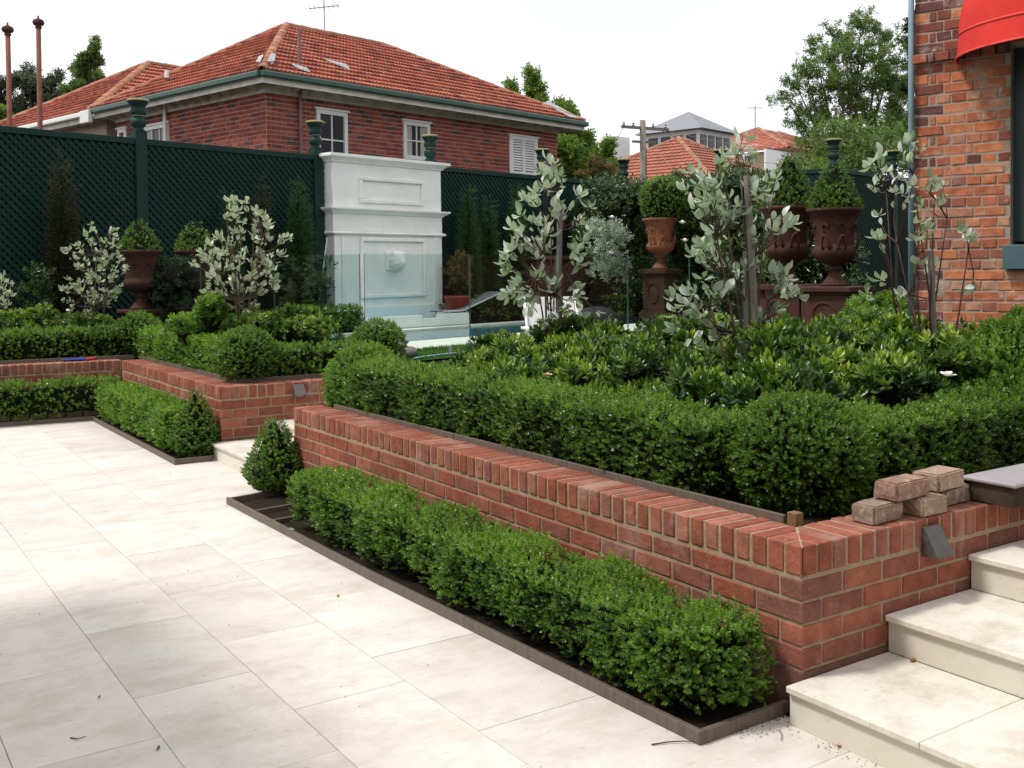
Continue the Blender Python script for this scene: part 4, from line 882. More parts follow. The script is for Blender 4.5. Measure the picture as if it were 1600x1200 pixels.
def foliage(name, P, Nn, kind, mat, loc, label=None, cat=None, group=None, parent=None, scale=1., up=.35, rnd=.55, tint0=.42, tvar=.2, tip=None, knd=None, smin=.62):
    P = np.asarray(P, float); n = len(P); D = Nn+np.array([0, 0, up])+RG.normal(size=(n, 3))*rnd; D /= np.linalg.norm(D, axis=1, keepdims=True)
    U, Vv = rot_basis(D); sc = scale*RG.uniform(smin, 1.25, n); tt = tint0+RG.normal(size=n)*tvar*.6+wob(P, 5., 2.)*tvar*.7
    if tip is not None: tt += tip
    ts = SPR[kind]; which = RG.integers(0, len(ts), n); allV, allF, allT = [], [], []; k = 0; org = np.array(loc, float)
    for i, (v, f, t) in enumerate(ts):
        m = which == i; c = int(m.sum())
        if not c: continue
        w = P[m][:, None, :]+sc[m][:, None, None]*(v[None, :, 0, None]*U[m][:, None, :]+v[None, :, 1, None]*Vv[m][:, None, :]+v[None, :, 2, None]*D[m][:, None, :])
        allV.append((w-org).reshape(-1, 3)); allT.append((tt[m][:, None]+t[None, :]).reshape(-1))
        allF.append((f[None]+(np.arange(c)*len(v))[:, None, None]+k).reshape(-1, 4)); k += c*len(v)
    Vt = np.concatenate(allV).astype(np.float32); Ft = np.concatenate(allF).astype(np.int32); Tt = np.clip(np.concatenate(allT), 0, 1).astype(np.float32)
    me = bpy.data.meshes.new(name); me.vertices.add(len(Vt)); me.vertices.foreach_set('co', Vt.ravel()); me.loops.add(Ft.size); me.loops.foreach_set('vertex_index', Ft.ravel())
    me.polygons.add(len(Ft)); me.polygons.foreach_set('loop_start', np.arange(0, Ft.size, 4, dtype=np.int32)); me.update(calc_edges=True)
    a = me.attributes.new('tint', 'FLOAT', 'POINT'); a.data.foreach_set('value', Tt); me.materials.append(mat)
    o = bpy.data.objects.new(name, me); link(o, parent); o.location = Vector(org) if parent is None else Vector(org)-parent_world(parent)
    foliage.count += len(Ft)*2; return tag(o, label, cat, group, knd)
foliage.count = 0
def blob_core(name, parent, c, r, sub=3, m='core', fn=None):
    bm = bmesh.new(); bmesh.ops.create_icosphere(bm, subdivisions=sub, radius=1)
    for v in bm.verts:
        p = v.co; k = 1+.05*math.sin(p.x*9+c[0])*math.cos(p.y*8)+.04*math.sin(p.z*13)
        v.co = Vector((p.x*r[0]*k, p.y*r[1]*k, p.z*r[2]*k)) if fn is None else fn(p, k)
    me = bpy.data.meshes.new(name); bm.to_mesh(me); bm.free(); me.materials.append(M[m]); o = bpy.data.objects.new(name, me); link(o, parent); o.location = Vector(c)-parent_world(parent); return o
def box_pts(n, L, Wd, z0, z1, skip_bottom=True, faces='LRFBT'):
    """points on a rounded box in local coords x 0..L, y 0..Wd"""
    A = {'F': L*(z1-z0), 'B': L*(z1-z0), 'L': Wd*(z1-z0), 'R': Wd*(z1-z0), 'T': L*Wd*1.15}; A = {k: A[k] for k in faces}; tot = sum(A.values()); P, Nn = [], []
    for k, a in A.items():
        m = int(n*a/tot); u, v = RG.random(m), RG.random(m); z = z0+(z1-z0)*v
        if k == 'F': p = np.c_[u*L, 0*u, z]; nn = np.tile([0, -1, 0.], (m, 1))
        if k == 'B': p = np.c_[u*L, 0*u+Wd, z]; nn = np.tile([0, 1, 0.], (m, 1))
        if k == 'L': p = np.c_[0*u, u*Wd, z]; nn = np.tile([-1, 0, 0.], (m, 1))
        if k == 'R': p = np.c_[0*u+L, u*Wd, z]; nn = np.tile([1, 0, 0.], (m, 1))
        if k == 'T': p = np.c_[u*L, v*Wd, 0*u+z1]; nn = np.tile([0, 0, 1.], (m, 1))
        P.append(p); Nn.append(nn)
    P, Nn = np.concatenate(P), np.concatenate(Nn); r = .07                                   # round the upper edges
    c = np.c_[np.clip(P[:, 0], r, L-r), np.clip(P[:, 1], r, Wd-r), np.clip(P[:, 2], z0, z1-r)]; d = P-c; l = np.linalg.norm(d, axis=1, keepdims=True)+1e-9
    e = l[:, 0] > r; P[e] = (c+d/l*r)[e]; Nn[e] = (d/l)[e]; return P, Nn
def top_(n_): return n_[:, 2] > .5
def hedge(label, p0, p1, wd, z0, z1, dens=1500, kind='box', mat='box', scale=1., rough=.03, tint0=.40, clump=True, faces='LRFBT', group=None, under=.0, toplight=.22, f=9.):
    """front edge from p0 to p1, body to the left of that direction"""
    p0, p1 = np.array(p0, float), np.array(p1, float); u = p1-p0; L = np.linalg.norm(u); u /= L; v = np.array([-u[1], u[0]])
    area = (L*(('F' in faces)+('B' in faces))+2*wd)*(z1-z0)+L*wd; n = int(area*dens); P, Nn = box_pts(n, L, wd, z0, z1, faces=faces)
    z = P[:, 2].copy()
    G = lambda A, q=0: np.c_[p0[0]*(1-q)+A[:, 0]*u[0]+A[:, 1]*v[0], p0[1]*(1-q)+A[:, 0]*u[1]+A[:, 1]*v[1], A[:, 2]]
    W_ = G(P); Nw = G(Nn, 1)
    g = wob(W_, f, 0.)+.5*wob(W_, f*2.3, 1.); dep = rough*g*1.35-RG.random(len(P))**1.7*.06+rough*.8*(RG.random(len(P)) < .04)
    low = np.clip((z0+.12-z)/.12, 0, 1); dep -= low*.05*(1-Nn[:, 2]); W_ = W_+Nw*dep[:, None]
    keep = RG.random(len(P)) < np.clip(.92+.75*g-low*.55, .10, 1); top = Nn[:, 2] > .5
    shoot = top_(Nw) & (RG.random(len(W_)) < .05); W_[shoot, 2] += RG.uniform(.012, .045, int(shoot.sum()))
    W_[:, 2] = np.maximum(W_[:, 2], z0+.01)
    tip = np.where(top, toplight, 0)*1.+g*.22; c = (p0+p1)/2+v*wd/2  # sunlit top and shaded hollows are put into the leaf tint
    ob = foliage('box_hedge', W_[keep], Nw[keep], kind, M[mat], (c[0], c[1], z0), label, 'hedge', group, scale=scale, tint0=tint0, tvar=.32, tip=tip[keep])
    s = .055; b = MB(); T = lambda x, y, zz: (p0[0]+u[0]*x+v[0]*y, p0[1]+u[1]*x+v[1]*y, zz)
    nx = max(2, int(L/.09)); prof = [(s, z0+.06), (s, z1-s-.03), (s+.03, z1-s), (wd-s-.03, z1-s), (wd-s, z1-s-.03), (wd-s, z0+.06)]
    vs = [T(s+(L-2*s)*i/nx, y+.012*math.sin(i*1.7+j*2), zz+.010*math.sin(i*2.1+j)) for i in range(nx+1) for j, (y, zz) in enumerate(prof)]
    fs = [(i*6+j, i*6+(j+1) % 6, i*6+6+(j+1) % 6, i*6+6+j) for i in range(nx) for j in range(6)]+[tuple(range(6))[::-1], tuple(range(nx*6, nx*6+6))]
    b.add(vs, fs).build('dark_core', M['core'], ob)
    st = MB(); k = .12
    while k < L: c0 = T(k, wd/2+random.uniform(-.03, .03), z0-.01); st.tube([c0, T(k+random.uniform(-.03, .03), wd/2, z0+.12)], .010, n=5); k += .19
    st.build('stems', M['bark'], ob, kind='stuff'); return ob
def ball(label, c, r, dens=1700, kind='box', mat='ball', scale=1., rough=.012, sq=(1, 1, 1), group=None, tint0=.42):
    n = int(4*math.pi*r*r*dens); D = RG.normal(size=(n, 3)); D /= np.linalg.norm(D, axis=1, keepdims=True); P = np.array(c)+D*r*np.array(sq)
    g = wob(P, 11., 3.); P = P+D*(rough*g-RG.random(n)**2*.04)[:, None]; keep = RG.random(n) < np.clip(1.05+.4*g, .2, 1)
    tip = np.clip(D[:, 2], 0, 1)*.25+g*.1  # upper half tinted lighter, as if lit from above
    o = foliage('clipped_ball', P[keep], D[keep], kind, M[mat], (c[0], c[1], c[2]-r*sq[2]), label, 'topiary ball', group, scale=scale, tint0=tint0, tip=tip[keep], rnd=.45)
    blob_core('dark_core', o, c, tuple((r-.05)*s for s in sq)); return o
def cone(label, base, r, h, dens=1900, kind='box', mat='ball', scale=1., cat='topiary cone', name='clipped_cone', belly=.22, tint0=.42, group=None, rough=.014, trunk=True):
    n = int(math.pi*r*math.hypot(r, h)*dens*1.25); t = 1-np.sqrt(RG.random(n)); a = RG.random(n)*2*math.pi
    def rad(t): return r*np.where(t < belly, .55+.45*np.sin(t/belly*math.pi/2), np.clip((1-t)/(1-belly), 0, 1)**.72+.02)
    t = np.clip(t, 0, 1); rr = rad(t); P = np.c_[np.cos(a)*rr, np.sin(a)*rr, t*h]+np.array(base); D = np.c_[np.cos(a), np.sin(a), 0*t+r/h*1.1]; D /= np.linalg.norm(D, axis=1, keepdims=True)
    g = wob(P, 14., 4.); P = P+D*(rough*g-RG.random(n)**2*.03)[:, None]
    o = foliage(name, P, D, kind, M[mat], base, label, cat, group, scale=scale, tint0=tint0, tip=g*.12+t*.1, rnd=.4)
    prof = [(float(rad(np.array(x)))-.035, x*h) for x in (.02, .1, .22, .4, .6, .8, .93)]; MB().lathe([(max(.005, q), z+base[2]) for q, z in prof], 14, (base[0], base[1])).build('dark_core', M['core'], o)
    if trunk: MB().tube([(base[0], base[1], base[2]-.06), (base[0], base[1], base[2]+.1)], .016, n=6).build('stem', M['bark'], o)
    return o

hedge('low clipped box hedge in the nearest brown edging frame, against the long brick wall', (-.05, .115), (-.095, 3.86), .405, .05, .355, 3600, 'box', 'boxsun', .84, .034, .24, toplight=.34, f=8., faces='LRBT')
hedge('waist-high box hedge along the top of the long brick wall between the two clipped balls', (.67, .80), (.67, 4.62), .40, .60, .985, 2700, 'box', 'box', .95, .026, .24, toplight=.42, faces='LRBT')
hedge('dark box hedge behind the stacked loose bricks, right of the big clipped ball', (.95, .33), (2.3, .33), .42, .60, .975, 2700, 'box', 'box', .95, .028, .20, toplight=.42, faces='LRFT')
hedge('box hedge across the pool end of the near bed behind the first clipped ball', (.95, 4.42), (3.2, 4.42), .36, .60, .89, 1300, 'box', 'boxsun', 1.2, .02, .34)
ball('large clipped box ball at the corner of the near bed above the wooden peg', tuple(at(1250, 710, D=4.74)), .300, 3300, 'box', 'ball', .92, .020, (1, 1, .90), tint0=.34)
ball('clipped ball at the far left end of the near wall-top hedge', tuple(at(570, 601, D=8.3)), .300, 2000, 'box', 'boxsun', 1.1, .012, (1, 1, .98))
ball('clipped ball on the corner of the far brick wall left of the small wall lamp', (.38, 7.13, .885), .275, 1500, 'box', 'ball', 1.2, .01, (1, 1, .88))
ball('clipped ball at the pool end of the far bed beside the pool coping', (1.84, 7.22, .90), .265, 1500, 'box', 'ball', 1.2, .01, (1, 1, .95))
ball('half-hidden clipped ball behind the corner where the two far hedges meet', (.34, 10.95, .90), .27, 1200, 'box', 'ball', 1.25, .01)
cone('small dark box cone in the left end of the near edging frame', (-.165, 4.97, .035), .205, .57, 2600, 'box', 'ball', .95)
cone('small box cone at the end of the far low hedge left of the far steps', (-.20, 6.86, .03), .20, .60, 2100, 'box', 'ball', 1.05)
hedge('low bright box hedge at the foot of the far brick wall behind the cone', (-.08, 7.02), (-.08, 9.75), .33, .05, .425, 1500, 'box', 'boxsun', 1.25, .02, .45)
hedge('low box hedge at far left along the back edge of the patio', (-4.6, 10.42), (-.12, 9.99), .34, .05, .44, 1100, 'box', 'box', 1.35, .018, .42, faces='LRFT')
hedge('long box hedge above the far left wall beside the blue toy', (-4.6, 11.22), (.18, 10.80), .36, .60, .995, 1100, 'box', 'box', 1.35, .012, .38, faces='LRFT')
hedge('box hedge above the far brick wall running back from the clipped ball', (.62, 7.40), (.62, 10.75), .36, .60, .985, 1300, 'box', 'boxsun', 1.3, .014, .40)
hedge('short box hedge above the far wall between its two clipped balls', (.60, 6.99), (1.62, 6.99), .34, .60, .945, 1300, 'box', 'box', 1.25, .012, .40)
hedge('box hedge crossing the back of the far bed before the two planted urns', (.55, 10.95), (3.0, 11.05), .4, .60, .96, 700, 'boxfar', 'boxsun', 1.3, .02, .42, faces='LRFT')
def rhedge(label, a0, a1, n, w, z1, dens=300, kind='boxfar', mat='box', sc=1.5, tint=.42, z0=.6):
    return hedge(label, R(a0, n, 0)[:2], R(a1, n, 0)[:2], w, z0, z1, dens, kind, mat, sc, .03, tint, faces='LFTR')
rhedge('small dark hedge at the left foot of the white fountain wall', 10.4, 12.1, 14.35, .5, 1.02, 350)
rhedge('low hedge on the far side of the pool behind the grey lounger', 15.6, 18.4, 14.9, .55, 1.08, 300, mat='box')
rhedge('low bright hedge on the far side of the pool left of the lone urn', 19.0, 21.6, 13.7, .6, 1.05, 260, mat='boxsun')

# lawn
n = 9000; A = RG.uniform(7.0, 14, n); B = RG.uniform(9.25, nS-1.33, n); P = C0+A[:, None]*XP+B[:, None]*YP; P[:, 2] = .60
foliage('lawn_grass', P, np.tile([0, 0, 1.], (n, 1)), 'grass', M['boxsun'], R(10, 10, .6), knd='stuff', scale=1.0, rnd=.3, tint0=.35)

# ------------------------------------------------------------------ glossy shrub planting
def envelope_shrub(label, pts, kind, mat, sc, loc, rad=.20, per=34, cat='shrub', name='leafy_shrub', group=None, tint0=.40, up=.9, tvar=.26, knd=None, stems=True, core=True, tipb=0.2):
    """clumps: leaf sprigs on the shells of many small mounds"""
    pts = np.array(pts, float); P, D, tip = [], [], []
    for p in pts:
        r = rad*RG.uniform(.7, 1.2); d = RG.normal(size=(per, 3)); d[:, 2] = np.abs(d[:, 2])*1.1-.25; d /= np.linalg.norm(d, axis=1, keepdims=True)
        P.append(p+d*r*np.array([1, 1, .9])*RG.uniform(.75, 1.05, (per, 1))); D.append(d); tip.append(d[:, 2]*tipb+RG.normal()*.06)
    P, D, tip = np.concatenate(P), np.concatenate(D), np.concatenate(tip)
    o = foliage(name, P, D, kind, M[mat], loc, label, cat, group, scale=sc, up=up, rnd=.35, tint0=tint0, tvar=tvar, tip=tip, knd=knd)
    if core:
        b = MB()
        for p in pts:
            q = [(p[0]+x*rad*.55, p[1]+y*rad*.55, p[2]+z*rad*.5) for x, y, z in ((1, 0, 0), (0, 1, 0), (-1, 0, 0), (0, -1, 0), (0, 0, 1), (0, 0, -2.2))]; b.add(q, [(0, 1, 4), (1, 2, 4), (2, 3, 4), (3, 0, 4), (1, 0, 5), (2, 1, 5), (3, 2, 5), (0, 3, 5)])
        b.build('dark_core', M['core'], o, kind='stuff')
    return o
# bed surface: height above the soil grows towards the back
GX = []
for x in np.arange(.80, 3.9, .20):
    for y in np.arange(.90, 4.3, .20):
        if x > 1.15+ (4.3-y)*1.05+.6: continue
        if x < 1.0 and y > 3.4: continue
        if y > 3.9 and x < 1.3: continue
        h = .87+.11*min(1, (x-.7)/1.2)+.08*math.sin(x*6+y*2)*math.cos(y*5-x)+RG.normal()*.075
        GX.append((x+RG.normal()*.04, y+RG.normal()*.04, h))
for px, py, D_ in ((745, 555, 8.0), (765, 540, 8.1), (785, 530, 8.2), (800, 550, 8.0), (820, 535, 8.3), (775, 570, 7.8), (850, 520, 8.3), (880, 530, 8.2), (935, 520, 8.2), (985, 535, 8), (1020, 525, 8), (1060, 530, 7.8)): GX.append(tuple(at(px, py+32, D=D_)))
for _k in range(60):
    q = GX[int(RG.integers(0, len(GX)))]; GX.append((q[0]+RG.normal()*.05, q[1]+RG.normal()*.05, q[2]+RG.uniform(.05, .13)))
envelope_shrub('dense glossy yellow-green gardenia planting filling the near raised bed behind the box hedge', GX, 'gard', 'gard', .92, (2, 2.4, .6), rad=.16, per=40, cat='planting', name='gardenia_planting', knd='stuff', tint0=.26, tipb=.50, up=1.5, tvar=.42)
def at_list(off, sc, pts): return [(off[0]+x/sc, off[1]+y/sc) for x, y in pts]
tall = [at(x, y, D=D_) for x, y, D_ in ((1580, 545, 5.9), (1565, 580, 5.8), (1590, 610, 5.7), (1560, 625, 5.7), (1600, 575, 5.9), (1545, 640, 5.7), (1590, 650, 5.6), (1610, 530, 6.0), (1570, 670, 5.5), (1600, 690, 5.5), (1625, 600, 5.8), (1530, 665, 5.6), (1610, 650, 5.5), (1645, 560, 5.9), (1640, 660, 5.5))]
envelope_shrub('tall dark fine-leaved shrub at the right edge in front of the old brick wall', tall, 'box', 'box', 1.5, (2.6, .75, .6), rad=.17, per=260, name='dense_shrub', tint0=.28)
g = [at(x, y, D=D_) for x, y, D_ in ((1355, 495, 9.6), (1385, 485, 9.6), (1410, 490, 9.5), (1345, 520, 9.2), (1380, 515, 9.2), (1415, 520, 9.2), (1360, 520, 9.0), (1400, 530, 8.9), (1350, 540, 8.7), (1245, 572, 9), (1285, 572, 8.8), (1310, 578, 8.6), (1220, 570, 9.2))]
envelope_shrub('mid-green leafy shrub between the urn pedestal and the brick house corner', g, 'gard', 'box', .62, tuple(g[0][:2])+(.6,), rad=.2, per=130, tint0=.42)
for lab, c, D_, m in (('yellow-green leafy shrub at the far left edge behind the long hedge', [(8, 502), (30, 498), (55, 500), (75, 505), (20, 512), (50, 515), (68, 492)], 13.6, 'gard'),
                      ('low leafy shrub behind the long far hedge under the left silver bush', [(95, 510), (120, 508), (145, 506), (160, 510), (110, 514)], 13.4, 'gard'),
                      ('yellow-flecked leafy shrub behind the far wall hedge right of the variegated bush', [(430, 505), (455, 495), (480, 500), (500, 510), (440, 525), (470, 520), (505, 528), (415, 515), (455, 512), (395, 500)], 10.9, 'gard'),
                      ('bright upright leafy shrub left of the variegated bush base', [(300, 505), (325, 490), (330, 478), (310, 515), (345, 505), (285, 510), (350, 520)], 11.3, 'boxsun')):
    p = [at(x, y+5, D=D_+RG.normal()*.15) for x, y in c]; envelope_shrub(lab, p, 'gard', m, .8, (p[0][0], p[0][1], .6), rad=.16, per=60, tint0=.42, tipb=.4)
# dark evergreen mass in the far corner
def mass(label, px0, px1, py0, py1, D0, D1, n, rad, per, kind='shrub', mat='shrub', sc=1.6, **k):
    pts = []
    for i in range(n):
        x = RG.uniform(px0, px1); y = RG.uniform(py0, py1); pts.append(at(x, y, D=RG.uniform(D0, D1)))
    p = np.mean(pts, axis=0); return envelope_shrub(label, pts, kind, mat, sc, (p[0], p[1], .6), rad=rad, per=per, **k)
mass('dark glossy climbing shrub in the fence corner left of the lone urn', 930, 1000, 300, 470, 23.5, 25, 46, .42, 40, tint0=.38)
mass('dark glossy shrub in the fence corner right of the lone urn', 1058, 1130, 295, 480, 22.5, 24, 46, .42, 40, tint0=.40)
mass('broad dark shrub against the return fence behind the tied silver shrub', 1130, 1205, 285, 500, 19.5, 22, 46, .40, 40, tint0=.42)
mass('deep green shrub glimpsed between the pair of tall urns', 1205, 1330, 345, 500, 17.4, 19, 50, .36, 40, tint0=.36)
mass('pale silver bush seen through the glass behind the white chair', 930, 968, 355, 445, 20.5, 21.5, 22, .22, 22, mat='silverfar', sc=1.0, tint0=.55, core=False)
mass('red-tipped climber at the right side of the white fountain wall', 700, 722, 405, 490, 21.4, 21.7, 10, .22, 26, mat='redleaf', sc=.9, tint0=.5, core=False)
mass('dark climber at the left side of the white fountain wall', 478, 503, 385, 500, 18.4, 18.8, 14, .22, 26, mat='shrub', sc=.9, tint0=.3, core=False)
mass('thin climber on the lattice at far left', 40, 70, 430, 495, 14.6, 15.0, 8, .14, 18, mat='shrub', sc=.8, tint0=.5, core=False)
mass('dark shadowy shrub between the two planted urns by the fence', 245, 285, 420, 500, 15.4, 15.8, 18, .2, 36, mat='darktree', sc=.8, tint0=.5)
# pencil cypresses against the lattice
for i, (px, top, lab, mt, r, nn) in enumerate(((95, 240, 'brownish pencil cypress against the lattice at far left', 'cypressbrown', .13, 15.35), (408, 276, 'thin brown pencil cypress above the variegated bush', 'cypressbrown', .10, 15.4), (465, 278, 'olive pencil cypress just left of the white fountain wall', 'cypress', .14, 15.35), (731, 288, 'tallest green pencil cypress right of the fountain wall', 'cypress', .125, 15.35), (764, 308, 'second green pencil cypress right of the fountain wall', 'cypress', .125, 15.35), (805, 286, 'pencil cypress behind the left side of the staked silver shrub', 'cypress', .12, 15.35), (906, 290, 'pencil cypress showing right of the staked silver shrub', 'cypress', .12, 15.35), (946, 310, 'last pencil cypress before the fence corner', 'cypress', .12, 15.35), (358, 300, 'dark thin pencil cypress on the lattice left of the variegated bush', 'cypress', .09, 15.4))):
    p = at(px, top, N=nn); cone(lab, (p[0], p[1], .6), r, p[2]-.6, 2200, 'cyp', mt, 1.0, 'cypress', 'pencil_cypress', .35, .35, 'pencil cypresses along the lattice fence', .05, True)

# ------------------------------------------------------------------ silver shrubs, leaf by leaf
def leaf_mesh(nm, mat, w=.30, curl=.25, seed=0):
    r = random.Random(seed); rows = [(0, .03), (.14, .45), (.38, .88), (.64, 1.0), (.86, .66), (1, .08)]; vs = []
    for t, ww in rows:
        z = t; y = -curl*t*t+.0; vs += [(-w*ww, y+w*ww*.45+r.uniform(-.01, .01), z), (0, y, z), (w*ww, y+w*ww*.45+r.uniform(-.01, .01), z)]
    fs = []
    for i in range(len(rows)-1): k = 3*i; fs += [(k, k+1, k+4, k+3), (k+1, k+2, k+5, k+4)]
    me = bpy.data.meshes.new(nm); me.from_pydata(vs, [], fs); me.materials.append(mat); me.polygons.foreach_set('use_smooth', [True]*len(fs)); me.update(); return me
M['silverjoin'] = silver_mat('silver_green_leaves', (.10, .17, .07), (.32, .39, .27), (.46, .52, .45)); M['varjoin'] = silver_mat('cream_edged_leaves', (.27, .35, .20), (.42, .47, .33), (.50, .54, .44))
for _m in (M['silverjoin'], M['varjoin']):           # joined leaves: colour varies from leaf to leaf by a noise in place of the object's random value
    nt = _m.node_tree; oi = [n for n in nt.nodes if n.type == 'OBJECT_INFO'][0]; nn = noise(nt, coords(nt, rnd=False), 14, 2); st_ = ramp(nt, nn, [(.35, 0), (.65, 1)])
    for l in list(oi.outputs['Random'].links): nt.links.new(st_, l.to_socket)
    for n in nt.nodes:
        if n.type == 'VALTORGB' and n.color_ramp.elements[0].position < .01: [nt.links.remove(l) for l in list(n.inputs[0].links)]; n.inputs[0].default_value = 1
LM = {'silver': [leaf_mesh('leaf', M['silver'], .29, c, i) for i, c in enumerate((.15, .35, .5, .05))], 'varieg': [leaf_mesh('leaf', M['varieg'], .32, c, i) for i, c in enumerate((.1, .35, .5))]}
def silver(label, base, tips, D, leaf, L, whorl, cat='shrub', name='silver_shrub', stemm='bark', stake=None, stems=None, dj=.16, hub=None, maxleaf=296, r0=.011, dbl=0):
    root = empty(name, base, label, cat); B = np.array(base, float); b = MB(); k = 0; leaves = 0
    tp = [at(x, y, D=D+random.gauss(0, dj)) for x, y in tips]
    hubs = [np.array(h) for h in (hub or [])]
    over = []
    if dbl: tp += [t+np.array([random.gauss(0, .05), random.gauss(0, .05), random.gauss(-.02, .05)]) for t in tp for _q in range(dbl)]
    for t in tp:
        j = None
        if hubs: j = min(hubs, key=lambda h: np.linalg.norm((t-h)*np.array([1, 1, .6]))+(5 if h[2] > t[2]-.05 else 0))
        if j is None: j = B+(t-B)*.4*np.array([.4, .4, 1])
        mid = (j+t)/2+np.array([random.gauss(0, .02), random.gauss(0, .02), -.03]); b.tube([j, mid, t], .0055, .0025, 5)
        s = mid
        for (c, nl, sp) in ((t, whorl, 1.0), ((mid+t)/2, max(1, whorl//2-1), 1.2)):
            ax = t-mid; ax /= np.linalg.norm(ax)+1e-9; ax = ax*.8+np.array([0, 0, .3])+np.array([random.gauss(0, .25), random.gauss(0, .25), random.gauss(0, .2)]); ax /= np.linalg.norm(ax); a0 = random.random()*6.28
            u = np.cross(ax, [.3, .9, .1]); u /= np.linalg.norm(u); v = np.cross(ax, u)
            for q in range(nl):
                an = a0+q*2.4; tilt = (.35+1.25*q/max(1, nl))*sp+random.uniform(-.25, .25); d = ax*math.cos(tilt)+(u*math.cos(an)+v*math.sin(an))*math.sin(tilt)
                d += np.array([0, 0, -.22]); d /= np.linalg.norm(d)
                y = -(ax-d*(ax@d)); y /= np.linalg.norm(y)+1e-9; x = np.cross(y, d); s_ = L*random.uniform(.45, 1.15)
                p = c+d*.008-ax*random.uniform(0, .02)-B; Mx = Matrix(((x[0]*s_, y[0]*s_, d[0]*s_, p[0]), (x[1]*s_, y[1]*s_, d[1]*s_, p[1]), (x[2]*s_, y[2]*s_, d[2]*s_, p[2]), (0, 0, 0, 1)))
                if leaves < maxleaf: o = bpy.data.objects.new('leaf', random.choice(LM[leaf])); link(o, root); o.matrix_local = Mx
                else: over.append(Mx)
                leaves += 1
    b.build('twigs', M[stemm], root)
    if over:
        lm = LM[leaf][1]; lv = [v.co.copy() for v in lm.vertices]; lf = [tuple(p.vertices) for p in lm.polygons]; ob_ = MB()
        for Mx in over: ob_.add([Mx @ v+Vector(B) for v in lv], lf)
        ob_.build('leaf_cluster', M['silverjoin' if leaf == 'silver' else 'varjoin'], root, smooth=True, kind='stuff')
    for h in hubs:
        MB().tube([B+np.array([random.gauss(0, .02), random.gauss(0, .02), 0]), B*.45+h*.55+np.array([random.gauss(0, .03), random.gauss(0, .03), -.05]), h], r0, r0*.45, 7).build('stem', M[stemm], root, smooth=True)
    for st in (stake or []): MB().bar(st[0], st[1], .032, .032, up=(0, 1, .1)).build('stake', M['stake'], root, bevel=.002)
    return root
# variegated bushes, left
T1 = at_list((0, 300), 3.158, [(10, 410), (22, 440), (-8, 470), (25, 490), (8, 530), (-20, 430), (-15, 510)])
p = at(2, 500, D=13.8); silver('pale silver bush cut by the left edge of the picture', (p[0], p[1], .62), T1, 13.8, 'varieg', .078, 6, dbl=1, hub=[at(-4, 470, D=13.8), at(6, 500, D=13.8)], stemm='bark')
T2 = at_list((0, 300), 3.158, [(450, 160), (550, 190), (562, 215), (430, 220), (380, 262), (450, 250), (500, 240), (470, 290), (400, 300), (550, 260), (380, 330), (430, 340), (480, 330), (540, 320), (590, 330), (620, 370), (560, 370), (500, 380), (440, 390), (390, 370), (340, 430), (380, 460), (430, 450), (490, 440), (550, 430), (590, 470), (530, 490), (470, 500), (430, 510), (400, 490), (340, 540), (360, 560), (440, 540), (500, 540), (560, 500), (450, 580), (430, 600), (320, 480), (520, 345), (455, 420)])
p = at(148, 512, D=13.4); hb = [at(x, y, D=13.4) for x, y in ((150, 400), (140, 430), (165, 420), (130, 460), (170, 450), (145, 480), (160, 380))]
silver('smaller pale variegated bush above the far left hedge', (p[0], p[1], .62), T2, 13.4, 'varieg', .070, 5, hub=hb, dbl=1)
T3 = at_list((0, 300), 3.158, [(1150, 40), (1200, 50), (1170, 90), (1120, 120), (1200, 150), (1260, 90), (1290, 110), (1270, 150), (1310, 140), (1330, 180), (1400, 230), (1370, 300), (1150, 190), (1190, 200), (1080, 230), (1030, 260), (1120, 240), (1250, 200), (1280, 230), (1000, 290), (960, 350), (1010, 330), (1060, 300), (1110, 300), (1150, 320), (1200, 290), (1280, 290), (1330, 310), (1340, 370), (1290, 350), (1240, 340), (1180, 370), (1130, 370), (1070, 380), (1040, 420), (1080, 440), (1140, 440), (1200, 430), (1250, 420), (1310, 400), (1360, 430), (1350, 460), (1290, 460), (1230, 480), (1170, 490), (1110, 500), (1020, 490), (1180, 550), (1250, 550), (1210, 590)])
p = at(380, 530, D=11.1); hb = [at(x, y, D=11.1) for x, y in ((377, 370), (360, 400), (395, 400), (345, 430), (380, 440), (400, 430), (370, 470), (355, 350), (410, 370))]
silver('large pale variegated bush in the middle of the far raised bed', (p[0], p[1], .62), T3, 11.1, 'varieg', .074, 5, hub=hb, dbl=1)
# silver shrubs of the near bed
D4 = 7.9; T4 = [(855, 250), (862, 278), (820, 308), (812, 335), (835, 312), (870, 315), (888, 325), (905, 305), (845, 262), (800, 390), (790, 405), (845, 375), (858, 388), (910, 375), (900, 395), (925, 358), (905, 345), (795, 420), (812, 437), (840, 402), (845, 425), (868, 440), (905, 458), (800, 450), (792, 458), (880, 480), (895, 465), (830, 345), (850, 352), (878, 285), (815, 365), (835, 460), (860, 490), (905, 490), (950, 500), (825, 480)]
b4 = at(862, 560, D=D4); hb = [at(x, y, D=D4) for x, y in ((862, 300), (850, 340), (872, 360), (850, 400), (880, 420), (838, 430), (866, 460))]
silver('silver-leaved shrub tied to a dark stake in front of the white chair', (b4[0], b4[1], .62), T4, D4, 'silver', .088, 5, dbl=1, hub=hb, stemm='redstem', stake=[((b4[0]+.02, b4[1]-.03, .6), tuple(at(875, 318, D=D4)))])
